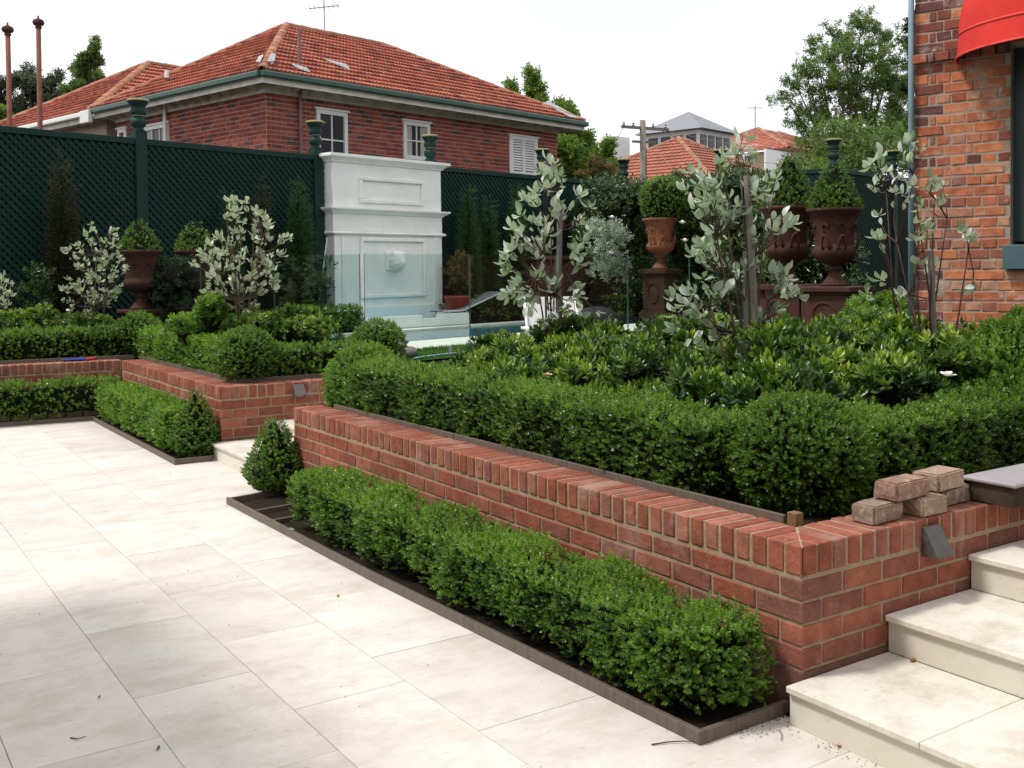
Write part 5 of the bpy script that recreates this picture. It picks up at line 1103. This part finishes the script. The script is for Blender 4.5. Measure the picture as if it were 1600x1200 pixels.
D5 = 6.4; T5 = at_list((780, 220), 3.158, [(960, 150), (990, 210), (1040, 230), (1060, 280), (1120, 60), (1150, 40), (1190, 30), (1225, 70), (970, 330), (1000, 290), (1090, 370), (1150, 390), (1240, 210), (1330, 300), (1360, 180), (1300, 240), (1400, 380), (1440, 400), (1350, 440), (1050, 440), (1080, 460), (980, 500), (1010, 520), (1040, 560), (960, 560), (1070, 590), (1400, 640), (1430, 670), (1370, 680), (1440, 750), (1480, 770), (1410, 760), (1010, 680), (960, 730), (920, 730), (1050, 760), (870, 840), (930, 810), (980, 820), (1120, 740), (1000, 860), (1110, 930), (1070, 970), (960, 980), (1290, 880), (1250, 590), (1170, 640), (1400, 1020), (1180, 320), (1120, 280), (1080, 330), (1100, 130), (1080, 210)])
b5 = at(1180, 625, D=D5); hb = [at(x, y, D=D5) for x, y in ((1156, 260), (1130, 300), (1165, 330), (1120, 370), (1180, 400), (1130, 430), (1165, 470), (1200, 470), (1110, 480), (1150, 520), (1195, 345))]
silver('tall silver-leaved shrub between two grey timber stakes in the middle of the near bed', (b5[0], b5[1], .62), T5, D5, 'silver', .078, 4, dbl=1, dj=.12, hub=hb, stemm='bark', stake=[((b5[0]-.03, b5[1]+.03, .6), tuple(at(1166, 392, D=D5))), ((b5[0]+.04, b5[1]-.02, .6), tuple(at(1167, 275, D=D5-.06)))])
D6 = 6.9; T6 = at_list((1300, 0), 2.143, [(240, 480), (290, 500), (260, 470), (130, 550), (160, 600), (180, 570), (220, 600), (240, 650), (140, 620), (300, 690), (340, 600), (370, 620), (360, 680), (330, 640), (155, 720), (150, 790), (170, 800), (270, 800), (300, 790), (320, 770), (440, 770), (460, 790), (330, 890), (285, 880), (235, 990), (115, 980), (165, 935), (230, 980), (345, 985), (470, 965), (160, 520), (250, 540), (270, 620), (210, 640), (290, 740)])
b6 = at(1455, 545, D=D6); hb = [at(x, y, D=D6) for x, y in ((1425, 270), (1460, 310), (1385, 300), (1402, 380), (1430, 400), (1480, 340), (1513, 390), (1420, 460), (1395, 450))]
silver('sparse silver shrub with long dark red stems against the old orange brick wall', (b6[0], b6[1], .62), T6, D6, 'silver', .080, 5, hub=hb, stemm='redstem', stake=[((b6[0]+.02, b6[1]-.03, .6), tuple(at(1454, 392, D=D6)))], r0=.009)

# ------------------------------------------------------------------ trees beyond
def tree(label, base, clumps, kind, mat, sc, leaves, group=None, limbs=True, name='tree', trunk_r=.25, tint0=.42, dsp=1):
    """clumps: (centre, radius)"""
    root = empty(name, base, label, 'tree', group); P, D, tip = [], [], []; B = np.array(base, float)
    cs = np.array([c for c, r in clumps]); tot = sum(r*r for _, r in clumps)
    for c, r in clumps:
        c = np.array(c, float); k = max(6, int(leaves*r*r/tot)); sub = (5+int(r*3))*dsp; cc = c+RG.normal(size=(sub, 3))*r*.55
        for q in cc:
            m = k//sub+1; d = RG.normal(size=(m, 3)); d /= np.linalg.norm(d, axis=1, keepdims=True); P.append(q+d*r*.42/dsp**.5*RG.uniform(.2, 1.05, (m, 1))); D.append(d); tip.append(d[:, 2]*.16+RG.normal()*.10)
    P, D, tip = np.concatenate(P), np.concatenate(D), np.concatenate(tip)
    foliage('crown', P, D, kind, M[mat], tuple(cs.mean(axis=0)), parent=root, scale=sc, up=.1, rnd=.6, tint0=tint0, tip=tip)
    h = cs[:, 2].mean(); fork = np.array([B[0]*.5+cs[:, 0].mean()*.5, B[1]*.5+cs[:, 1].mean()*.5, B[2]+(cs[:, 2].min()-B[2])*.75+.3])
    b = MB().tube([B, (B+fork)/2+np.array([.1, 0, 0]), fork], trunk_r, trunk_r*.6, 9); b.build('trunk', M['bark'], root, smooth=True)
    for c, r in clumps:
        c = np.array(c, float); m = (fork+c)/2+RG.normal(size=3)*r*.2; MB().tube([fork-np.array([0, 0, .2]), m, c+np.array([0, 0, r*.3])], trunk_r*.32, trunk_r*.07, 6).build('limb', M['bark'], root)
    return root
def clumps_px(lst, D, jit=.8): return [(at(x, y, D=D+RG.normal()*jit), r/F*D) for x, y, r in lst]
p = at(1345, 300, D=38)
tree('large airy green tree left of the blue-grey downpipe', (p[0], p[1], 0), clumps_px([(1345, 40, 22), (1320, 60, 25), (1380, 55, 22), (1300, 85, 24), (1350, 90, 34), (1270, 70, 16), (1255, 105, 16), (1395, 95, 26), (1240, 130, 14), (1225, 150, 10), (1285, 125, 30), (1330, 135, 36), (1375, 140, 36), (1250, 165, 22), (1290, 175, 36), (1340, 185, 40), (1390, 190, 36), (1238, 190, 10), (1268, 212, 20), (1310, 230, 36), (1360, 235, 36), (1405, 240, 30), (1290, 260, 26), (1340, 270, 26)], 38), 'tree', 'tree', .52, 9500, trunk_r=.22, tint0=.66, dsp=4)
p = at(1440, 300, D=46)
tree('dark conifer-like tree just left of the downpipe top', (p[0], p[1], 0), clumps_px([(1428, 40, 16), (1425, 65, 20), (1440, 90, 26), (1425, 120, 26), (1440, 150, 30), (1420, 185, 28), (1445, 60, 20), (1410, 215, 30), (1440, 240, 34)], 46), 'tree', 'darktree', .7, 6500, tint0=.35)
p = at(890, 320, D=33)
tree('bright leafy tree behind the right end of the red-roofed house', (p[0], p[1], 0), clumps_px([(832, 120, 9), (838, 135, 12), (830, 150, 11), (800, 140, 9), (870, 172, 14), (885, 185, 16), (890, 205, 20), (880, 230, 24), (905, 235, 22), (930, 250, 20), (890, 255, 26), (915, 270, 24), (950, 270, 14), (845, 165, 12)], 33), 'tree', 'treelight', .62, 8000, trunk_r=.15, tint0=.45)
p = at(945, 320, D=30)
tree('small light tree with reddish tips above the fence corner post', (p[0], p[1], 0), clumps_px([(930, 262, 12), (950, 265, 10), (965, 275, 9), (915, 275, 12)], 30), 'tree', 'redleaf', .4, 1200, trunk_r=.06, tint0=.5, name='small_tree')
p = at(60, 260, D=75)
tree('dark spreading gum tree behind the two ball-topped poles', (p[0], p[1], 0), clumps_px([(15, 140, 20), (45, 130, 20), (75, 135, 20), (100, 145, 16), (25, 165, 24), (60, 160, 26), (95, 165, 18), (-10, 150, 22), (40, 185, 22), (118, 150, 10), (0, 180, 24), (85, 180, 20)], 75), 'tree', 'gum', 1.0, 7000, trunk_r=.4, tint0=.30)
p = at(130, 260, D=60)
tree('narrow upright tree behind the roof left of its apex', (p[0], p[1], 0), clumps_px([(148, 72, 6), (150, 62, 4), (140, 85, 9), (152, 90, 7), (128, 98, 12), (145, 105, 12), (120, 112, 10), (135, 120, 16), (152, 120, 8), (118, 135, 12), (140, 138, 14), (110, 145, 10)], 60), 'tree', 'tree', .8, 4200, trunk_r=.25, tint0=.42)
p = at(2, 260, D=40)
tree('light green bush low at the left edge behind the roof', (p[0], p[1], 0), clumps_px([(2, 172, 10), (-8, 185, 14), (8, 186, 10)], 40), 'tree', 'treelight', .5, 1000, trunk_r=.1, tint0=.6, name='small_tree')
mass('green creeper spilling along the top of the return fence', 1268, 1300, 268, 300, 25.5, 26.2, 10, .3, 30, kind='shrub', mat='treelight', sc=1.2, tint0=.35, core=False)
mass('leafy greenery filling behind the return fence below the big tree', 1275, 1425, 225, 285, 30, 33, 34, .8, 40, kind='tree', mat='tree', sc=.7, tint0=.42, core=False, name='background_shrub')
print('foliage tris', foliage.count)

# ------------------------------------------------------------------ urns
UH = 1.32
def urn(label, c, z, s, mat='urn', pedestal=None, plant=None, handles=True, pz=None):
    """z: height of the urn's foot, s: rim radius"""
    u = empty('garden_urn', (c[0], c[1], z), label, 'urn')
    prof = [(.50, 0), (.50, .07), (.42, .09), (.40, .13), (.30, .22), (.22, .34), (.20, .42), (.26, .46), (.30, .50), (.24, .54), (.22, .58), (.40, .64), (.66, .76), (.78, .90), (.80, 1.02), (.74, 1.10), (.70, 1.14), (.70, 1.20), (.73, 1.50), (.79, 1.80), (.88, 2.0), (.98, 2.08), (1.03, 2.12), (1.03, 2.18), (.97, 2.20), (.90, 2.14), (.86, 2.02)]
    n = 48; b = MB(); vs = []
    for r, zz in prof:
        for k in range(n):
            a = 2*math.pi*k/n; f = 1.0
            if .64 <= zz <= 1.03: f += .075*abs(math.cos(a*10))-.035
            if .1 < zz < .45: f += .04*math.cos(a*12)
            if 2.1 < zz < 2.19: f += .012*math.cos(a*24)
            vs.append((c[0]+r*s*f*math.cos(a), c[1]+r*s*f*math.sin(a), z+zz*s*UH))
    m_ = len(prof); b.add(vs, [(i*n+k, i*n+(k+1) % n, (i+1)*n+(k+1) % n, (i+1)*n+k) for i in range(m_-1) for k in range(n)]+[tuple(range(n))[::-1]])
    b.build('urn_body', M[mat], u, smooth=True)
    MB().lathe([(.87*s, z+2.0*s*UH), (.3*s, z+2.04*s*UH), (.02, z+2.05*s*UH)], 24, c).build('potting_soil', M['earth'], u)
    # frieze scrolls
    for k in range(8):
        a = 2*math.pi*k/8+.2; rr = .775*s; pts = []
        for t in range(15):
            q = t/14*5.2; sp = .115*s*(1-.13*q); aa = a+sp*math.cos(q)/rr*1.2; pts.append((c[0]+(rr+.02*s)*math.cos(aa), c[1]+(rr+.02*s)*math.sin(aa), z+(1.62*s+sp*math.sin(q)*1.3)*UH))
        MB().tube(pts, .038*s, .022*s, 6).build('scroll_relief', M[mat], u, smooth=True)
    if handles:
        for a in [math.radians(d_) for d_ in (196, 238, 16, 300)]:
            pts = []
            for t in range(13):
                q = math.pi*t/12; aa = a+.17*math.cos(q); rr = s*(.76+.13*math.sin(q)**.5); pts.append((c[0]+rr*math.cos(aa), c[1]+rr*math.sin(aa), z+(1.02+.40*math.sin(q))*s*UH))
            MB().tube(pts, .045*s, n=8).build('handle', M[mat], u, smooth=True)
    if pedestal:
        z0, w, lab = pedestal; p = empty('urn_pedestal', (c[0], c[1], z0), lab, 'pedestal', rz=0); T = lambda x, y, zz: (c[0]+x*XP[0]+y*YP[0], c[1]+x*XP[1]+y*YP[1], zz); h = z-z0
        def sq(nm, r, a, bz, bev=.008): MB().box(-r, r, -r, r, a, bz, T=T).build(nm, M['pedestal'], p, bevel=bev)
        sq('plinth', w*.5*1.22, z0, z0+h*.13); sq('base_moulding', w*.5*1.1, z0+h*.132, z0+h*.17); sq('die', w*.5, z0+h*.172, z0+h*.86); sq('cap_moulding', w*.5*1.1, z0+h*.862, z0+h*.90); sq('cap', w*.5*1.22, z0+h*.902, z-.001, .012)
        for sgn, ax in ((1, 0), (1, 1)):
            pts = []
            for t in range(21):
                q = 2*math.pi*t/20; x, zz = w*.24*math.cos(q), h*.2*math.sin(q)
                pts.append(T(x, -w*.5-.005, z0+h*.52+zz) if ax else T(-w*.5-.005, x, z0+h*.52+zz))
            MB().tube(pts, .016, n=6, cap=False).build('wreath_relief', M['pedestal'], p)
    return u
ru = .40
for px, py, D_, lab, pl, cl in ((1304, 447, 15.0, 'right-hand of the pair of big rusty urns, in front of the return fence', 'rusty pedestal under the right-hand of the paired urns', 'box cone growing in the right-hand of the paired urns'), (1232, 444, 15.7, 'left-hand of the pair of big rusty urns, partly behind silver leaves', 'rusty pedestal under the left-hand of the paired urns', 'taller box cone growing in the left-hand of the paired urns')):
    p = at(px, py, D=D_); z = p[2]; s = .385*D_/15.0
    urn(lab, (p[0], p[1]), z, s, 'urn', (.58, .70, pl))
    cz = z+2.0*s*UH; tp_ = at(px+(2 if px > 1290 else 6), 252 if px > 1290 else 238, D=D_)[2]
    cone(cl, (p[0], p[1], cz), .36, tp_-cz, 700, 'boxfar', 'ball', 1.1, trunk=False, belly=.12, tint0=.32)
p = at(1032, 420, D=22.5); urn('lone terracotta-coloured urn with a clipped ball beyond the pool', (p[0], p[1]), p[2], .375, 'terracotta', (.60, .56, 'rusty square pedestal of the lone urn on the pool terrace'))
q = at(1037, 312, D=22.5); ball('round clipped ball growing in the lone urn beyond the pool', tuple(q), .49, 420, 'boxfar', 'ball', 1.3, .03, (1, 1, .98))
for px, lab, cl in ((218, 'left-hand urn of the pair against the lattice fence at left', 'box cone in the left-hand urn by the lattice'), (305, 'right-hand urn of the pair against the lattice fence, behind the variegated bush', 'box cone in the right-hand urn by the lattice')):
    p = at(px, 393, N=14.35); s = .30; z = p[2]-2.15*s*UH; urn(lab, (p[0], p[1]), z, s, 'urn', (.58, .42, lab.replace('urn of the pair', 'pedestal of the urn pair')), handles=False)
    t = at(px, 343, N=14.35); cone(cl, (p[0], p[1], p[2]-.03), .285, t[2]-p[2]+.03, 700, 'boxfar', 'ball', .9, trunk=False, belly=.10)
# brown square planter behind the chair
p = at(872, 460, N=14.7); T = lambda x, y, z: (p[0]+x*XP[0]+y*YP[0], p[1]+x*XP[1]+y*YP[1], z)
pl = empty('square_planter', (p[0], p[1], .6), 'tall dark brown square planter behind the white chair, seen through the glass', 'planter'); MB().box(-.52, .52, -.4, .4, .6, 1.88, T=T).build('planter_box', M['pedestal'], pl, bevel=.01); MB().box(-.58, .58, -.46, .46, 1.882, 1.96, T=T).build('planter_rim', M['pedestal'], pl, bevel=.01)
p = at(715, 485, N=15.1); MB().lathe([(.20, 0), (.26, .5), (.28, .52), (.28, .56), (.24, .56), (.22, .4)], 20, (p[0], p[1])).build('red_pot', plain('red_glaze', (.30, .035, .02), .4, .5, .2), loc=(p[0], p[1], 0), smooth=True, label='red glazed pot at the right foot of the fountain wall', cat='pot').location.z = .6

# ------------------------------------------------------------------ pool furniture
c = at(872, 545, D=11.4); fwd = -XP*.80+YP*-.60; fwd /= np.linalg.norm(fwd); sd = np.array([fwd[1], -fwd[0], 0])
# chair axes: sd runs left-right in the picture, f2 points from the back towards the seat front
ch = empty('pool_chair', (c[0], c[1], .6), 'white sling armchair on the lawn by the pool, behind the staked silver shrub', 'chair')
def CHp(x, y, z): q = np.array([c[0], c[1], .6])+sdv*x+fv*y; return np.array([q[0], q[1], .6+z])
sdv = RT.copy(); sdv[2] = 0; sdv /= np.linalg.norm(sdv); sdv = sdv*.94+np.array([FW[0], FW[1], 0])*.25; sdv /= np.linalg.norm(sdv); fv = np.array([-sdv[1], sdv[0], 0]); fv = fv if fv@FW < 0 else -fv
for sx in (-1, 1):
    x = sx*.30
    MB().tube([CHp(x, -.30, .80), CHp(x, -.12, .30), CHp(x, -.06, .06)], .017, n=8).build('back_rail', M['whitepaint'], ch, smooth=True)
    MB().box(-.03, .03, -.20, .42, .43, .46, T=lambda a, b_, z, x=x: CHp(x*1.13+a, b_, z)).build('arm', M['whitepaint'], ch, bevel=.006)
    MB().tube([CHp(x*1.13, .32, .43), CHp(x*1.13, .30, 0)], .014, n=8).build('leg', M['alu'], ch)
    MB().tube([CHp(x*1.13, -.10, .43), CHp(x*1.13, -.34, 0)], .014, n=8).build('leg', M['alu'], ch)
    MB().tube([CHp(x, -.10, .26), CHp(x, .36, .34)], .016, n=8).build('seat_rail', M['whitepaint'], ch)
MB().add([CHp(-.275, -.125, .30), CHp(.275, -.125, .30), CHp(.275, -.295, .78), CHp(-.275, -.295, .78), CHp(-.275, -.145, .30), CHp(.275, -.145, .30), CHp(.275, -.315, .78), CHp(-.275, -.315, .78)], [(0, 1, 2, 3), (7, 6, 5, 4), (0, 4, 5, 1), (1, 5, 6, 2), (2, 6, 7, 3), (3, 7, 4, 0)]).build('back_sling', M['whitepaint'], ch)
MB().add([CHp(-.275, -.09, .27), CHp(.275, -.09, .27), CHp(.275, .35, .345), CHp(-.275, .35, .345), CHp(-.275, -.09, .255), CHp(.275, -.09, .255), CHp(.275, .35, .33), CHp(-.275, .35, .33)], [(0, 1, 2, 3), (7, 6, 5, 4), (0, 4, 5, 1), (1, 5, 6, 2), (2, 6, 7, 3), (3, 7, 4, 0)]).build('seat_sling', M['whitepaint'], ch)
# lounger across the pool
ln = at(740, 505, N=14.72); lg = empty('sun_lounger', (ln[0], ln[1], .61), 'grey sling sun lounger with raised back across the pool', 'lounger')
LA = lambda x, y, z: np.array(R(rn(ln)[0]+x, 14.72+y, .61+z))
for y in (-.0, .62):
    MB().tube([LA(-.85, y*.6+.0, .26), LA(-.3, y*.6, .26), LA(.85, y*.6, .60)], .02, n=8).build('side_rail', M['alu'], lg)
    for x in (-.7, -.2): MB().tube([LA(x, y*.6, 0), LA(x, y*.6, .26)], .02, n=8).build('leg', M['alu'], lg)
MB().add([LA(-.85, .02, .27), LA(-.3, .02, .27), LA(.85, .02, .62), LA(-.85, .36, .27), LA(-.3, .36, .27), LA(.85, .36, .62)], [(0, 1, 4, 3), (1, 2, 5, 4)]).build('sling', M['sling'], lg)
p = at(925, 500, Z=.66); bm = bmesh.new(); bmesh.ops.create_uvsphere(bm, u_segments=24, v_segments=14, radius=1)
for v in bm.verts: v.co = Vector((v.co.x*.75*(1+.05*math.sin(v.co.y*5)), v.co.y*.42, max(v.co.z, -.2)*.26*(1+.1*math.sin(v.co.x*4))))
me = bpy.data.meshes.new('cover_roll'); bm.to_mesh(me); bm.free(); me.materials.append(M['black']); me.polygons.foreach_set('use_smooth', [True]*len(me.polygons)); o = tag(link(bpy.data.objects.new('beanbag', me)), 'dark grey rounded beanbag on the white pool terrace right of the white chair', 'beanbag'); o.location = (p[0], p[1], .66); o.rotation_euler.z = AZ
# hose and hose end on the lawn
pts = [at(x, y, Z=.625) for x, y in ((648, 560), (665, 557), (690, 554), (715, 551.5), (740, 549), (790, 543))]; MB().tube(pts, .013, n=7).build('garden_hose', M['hose'], label='pale blue hose lying across the lawn beyond the near hedge', cat='hose', smooth=True)
p = at(638, 552, Z=.66); MB().lathe([(.0, 0), (.10, .0), (.12, .04), (.11, .10), (.07, .13), (.0, .14)], 16, (p[0], p[1])).build('sprinkler', M['metal'], label='grey rounded sprinkler at the end of the blue hose', cat='sprinkler', loc=(p[0], p[1], 0), smooth=True).location.z = .61
# thin cane leaning by the fountain's left side
MB().tube([at(496, 492, N=15.2), at(511, 372, N=15.3)], .014, n=6).build('leaning_cane', M['eave'], label='thin pale cane leaning against the left side of the fountain wall', cat='cane')
# toy on the far left wall
p = at(124, 562, Z=H+.012); ty = empty('toy_glider', tuple(p), 'blue and red toy lying on top of the far left brick wall', 'toy')
def blade(nm, m, x0, x1, w0, w1, h=.014): MB().add([(p[0]+x0, p[1]-w0, p[2]), (p[0]+x1, p[1]-w1, p[2]), (p[0]+x1, p[1]+w1, p[2]), (p[0]+x0, p[1]+w0, p[2]), (p[0]+x0, p[1]-w0, p[2]+h), (p[0]+x1, p[1]-w1, p[2]+h+.008), (p[0]+x1, p[1]+w1, p[2]+h+.008), (p[0]+x0, p[1]+w0, p[2]+h)], [(3, 2, 1, 0), (4, 5, 6, 7), (0, 1, 5, 4), (1, 2, 6, 5), (2, 3, 7, 6), (3, 0, 4, 7)]).build(nm, M[m], ty, bevel=.003)
blade('blue_wing', 'toyblue', -.20, .06, .03, .09); blade('red_wing', 'toyred', .062, .18, .09, .03)

# ------------------------------------------------------------------ loose bricks, bench, lamps, peg
def loose_brick(label, pc, L, rz, z, seed, d=.105, h=.076):
    r = random.Random(seed); bm = bmesh.new(); bmesh.ops.create_cube(bm, size=1); bmesh.ops.bevel(bm, geom=list(bm.edges), offset=.07, segments=2, affect='EDGES')
    bmesh.ops.subdivide_edges(bm, edges=list(bm.edges), cuts=3, use_grid_fill=True)
    from mathutils import noise as mn
    for v in bm.verts:
        q = v.co; n_ = mn.noise(q*3.1+Vector((seed*7, 0, 0)))*.05+mn.noise(q*9+Vector((0, seed*5, 0)))*.022; v.co = q*(1+n_)
        v.co = Vector((v.co.x*L, v.co.y*d, v.co.z*h))
    me = bpy.data.meshes.new('loose_brick'); bm.to_mesh(me); bm.free(); me.materials.append(M['loose']); o = link(bpy.data.objects.new('loose_brick', me)); o.location = (pc[0], pc[1], z+h/2+.001); o.rotation_euler = (0, 0, rz); return tag(o, label, 'brick', 'old bricks stacked on the near wall corner')
def lb(label, corner_px, z, L, rz, seed, d=.105, fx=0, fy=0):
    q = at(*corner_px, Z=z); c_ = np.array([q[0], q[1]])+np.array([math.cos(rz), math.sin(rz)])*L/2+np.array([-math.sin(rz), math.cos(rz)])*d/2; return loose_brick(label, c_, L, rz, z, seed, d)
z1_ = H; z2_ = H+.079
lb('old brick at the left foot of the loose stack, red at its near end', (1366, 823), z1_, .205, math.radians(3), 1, .115)
lb('old brick in the middle of the bottom row of the loose stack', (1441, 810), z1_, .175, math.radians(-2), 2, .10)
lb('old dark brick at the right end of the bottom row of the loose stack', (1476, 794), z1_, .215, math.radians(4), 3, .10)
lb('old mauve brick on the left of the top row of the loose stack', (1401, 786), z2_, .235, math.radians(1), 4, .115)
lb('old mortar-crusted brick on the right of the top row of the loose stack', (1466, 771), z2_, .225, math.radians(5), 5, .125)
q0 = at(1505, 748, Z=H+.105); bx, by = q0[0], q0[1]
bn = empty('stone_bench', (bx+.2, .2, H), 'pale stone slab on a low dark block at the end of the near wall', 'bench')
by0 = at(1594, 758, Z=H+.105)[1]; bx = (bx+at(1594, 758, Z=H+.105)[0])/2
by1 = at(1505, 742, Z=H+.111)[1]
MB().box(bx, bx+.62, by0, by1, H+.092, H+.111).build('slab', M['lilac'], bn, bevel=.006)
MB().box(bx+.02, bx+.58, by0+.02, by1-.02, H+.003, H+.090).build('block', M['darkblock'], bn, bevel=.004)
def wall_lamp(label, x0, x1, y, zt, zb_, out=.075):
    l = empty('wall_lamp', ((x0+x1)/2, y, zt), label, 'wall light')
    MB().add([(x0, y-.002, zt), (x1, y-.002, zt), (x1, y-.002, zb_), (x0, y-.002, zb_), (x0, y-.014, zt), (x1, y-.014, zt), (x1, y-out, zb_+.008), (x0, y-out, zb_+.008), (x0, y-out, zb_), (x1, y-out, zb_)], [(0, 1, 5, 4), (4, 5, 6, 7), (7, 6, 9, 8), (8, 9, 2, 3), (0, 4, 7, 8, 3), (1, 2, 9, 6, 5), (0, 3, 2, 1)]).build('hood', M['lampmetal'], l, bevel=.0015)
    MB().box(x0+.02, x1-.02, y-out*.7, y-.02, zb_-.006, zb_-.001).build('lens', M['whitepaint'], l)
xl = at(1439, 828, Y=-.0); xr = at(1464, 822, Y=0); wall_lamp('dark bronze wedge-shaped wall light on the near wall beside the steps', xl[0], xr[0], -.003, H-.030, H-.150)
xl = at(457, 601, Y=6.72); xr = at(472, 600, Y=6.72); wall_lamp('small bronze wall light on the far brick wall above the far steps', xl[0], xr[0]+.01, 6.721, H-.022, H-.125)
p = at(1251, 823, Z=H); pg = empty('wooden_peg', (.262, .262, .60), 'square wooden peg standing in the corner behind the mitred coping', 'peg'); MB().box(.238, .285, .238, .285, .55, H+.046).build('peg', M['peg'], pg, bevel=.002)
# white flower and faded blooms
def bloom(label, q, r, m, npet=14, seed=0, cat='flower'):
    o = empty('flower', tuple(q), label, cat); rr = random.Random(seed)
    for k in range(npet):
        lay = k/npet; a = k*2.4; tilt = .35+1.0*lay; L = r*(.55+.5*lay); d = np.array([math.cos(a)*math.sin(tilt), math.sin(a)*math.sin(tilt), math.cos(tilt)]); d = d-np.array([FW[0], FW[1], 0])*.35; d /= np.linalg.norm(d)
        s_ = np.cross(d, [0, 0, 1]); s_ /= np.linalg.norm(s_)+1e-9; n_ = np.cross(s_, d); w = L*.42; P_ = [q, q+d*L*.45+s_*w+n_*.1*L, q+d*L*.85+s_*w*.8+n_*.05*L, q+d*L, q+d*L*.85-s_*w*.8+n_*.05*L, q+d*L*.45-s_*w+n_*.1*L]
        MB().add(P_, [(0, 1, 2, 3), (0, 3, 4, 5)]).build('petal', M[m], o, smooth=True)
    return o
bloom('single white gardenia bloom low in front of the thin-stemmed silver shrub', at(1480, 590, D=5.6), .055, 'petal')
bloom('small faded peach bloom left of centre just above the hedge', at(856, 588, D=6.4), .035, 'pinkpetal', 9, 1)
bloom('small faded peach bloom behind the long hedge near the tall stakes', at(1086, 612, D=5.7), .030, 'pinkpetal', 9, 2)
for i, (x, y, D_, lb_) in enumerate(((956, 342, 22.3, 'topmost small white rose left of the lone urn'), (966, 372, 22.3, 'middle small white rose left of the lone urn, under the topmost'), (954, 398, 22.3, 'lowest small white rose left of the lone urn, by the pale bush'), (1066, 350, 21.4, 'upper small white rose just right of the lone urn rim'), (1070, 378, 21.4, 'lower small white rose just right of the lone urn bowl'))):
    bloom(lb_, at(x, y, D=D_), .12, 'petal', 8, i)
# litter: twig and leaves on the paving
def twig(lab, pts, r): MB().tube([np.array(at(x, y, Z=.0))+np.array([0, 0, r+.001+.004*math.sin(i)**2]) for i, (x, y) in enumerate(pts)], r, r*.5, 5).build('twig', M['bark'], label=lab, cat='twig')
twig('thin dry twig on the paving at the corner of the edging frame', [(1018, 1165), (1045, 1162), (1070, 1161), (1096, 1162)], .003)
twig('short curled twig on the paving beside the first step', [(1218, 1142), (1222, 1150), (1221, 1160)], .002)
twig('short dark twig in the near left part of the paving', [(110, 1154), (122, 1157), (135, 1153)], .0025)
def dead_leaf(lab, px, py, z, col, r=.018, rz=0):
    q = at(px, py, Z=z); bm = bmesh.new(); n = 8; vs = [bm.verts.new((r*math.cos(2*math.pi*k/n), r*.5*math.sin(2*math.pi*k/n), .003+.006*math.cos(2*math.pi*k/n)**2)) for k in range(n)]; bm.faces.new(vs); me = bpy.data.meshes.new('fallen_leaf'); bm.to_mesh(me); bm.free(); me.materials.append(plain('fallen_leaf', col, .8, .2)); o = link(bpy.data.objects.new('fallen_leaf', me)); o.location = (q[0], q[1], z+.001); o.rotation_euler.z = rz; tag(o, lab, 'leaf')
dead_leaf('orange fallen leaf on the paving at the foot of the first step', 1312, 1166, 0, (.55, .10, .03), .018, .3)
dead_leaf('yellow fallen leaf on the paving halfway along the edging frame', 528, 932, 0, (.45, .30, .10), .016, 1)
dead_leaf('dark fallen leaf spot on the paving at lower left', 155, 1091, 0, (.05, .05, .03), .009, 1)
dead_leaf('larger dark fallen leaf on the paving at lower left', 247, 1171, 0, (.06, .06, .04), .012, 1)
dead_leaf('red-green fallen leaf in the angle of the second step', 1426, 1033, .149, (.35, .12, .04), .02, .2)
n = 420; P = np.c_[RG.uniform(.50, .56, n), -.02-RG.random(n)**1.3*1.9, np.full(n, .150)]; P2 = np.c_[RG.uniform(-.15, -.08, 160), -.02-RG.random(160)*1.2, np.full(160, .002)]; P3 = np.c_[-.02-RG.random(120)**2*.3, .05-RG.random(120)**2*.08, np.full(120, .002)]; P4 = np.c_[RG.uniform(1.06, 1.12, 260), -.02-RG.random(260)**1.3*1.5, np.full(260, .302)]
P5 = np.c_[-.55-RG.random(150)*2.6, RG.uniform(-1.5, 9, 150), np.full(150, .002)]; P = np.concatenate([P, P2, P3, P4, P5]); foliage('leaf_litter', P, RG.normal(size=P.shape)*.4, 'grass', M['cypressbrown'], (.5, -.5, 0), label=None, scale=.22, up=-.02, rnd=.8, tint0=.6, knd='stuff')

for o in bpy.data.objects:
    if 'label' in o and len(o['label'].split()) > 16: print('LONG', len(o['label'].split()), o['label'])
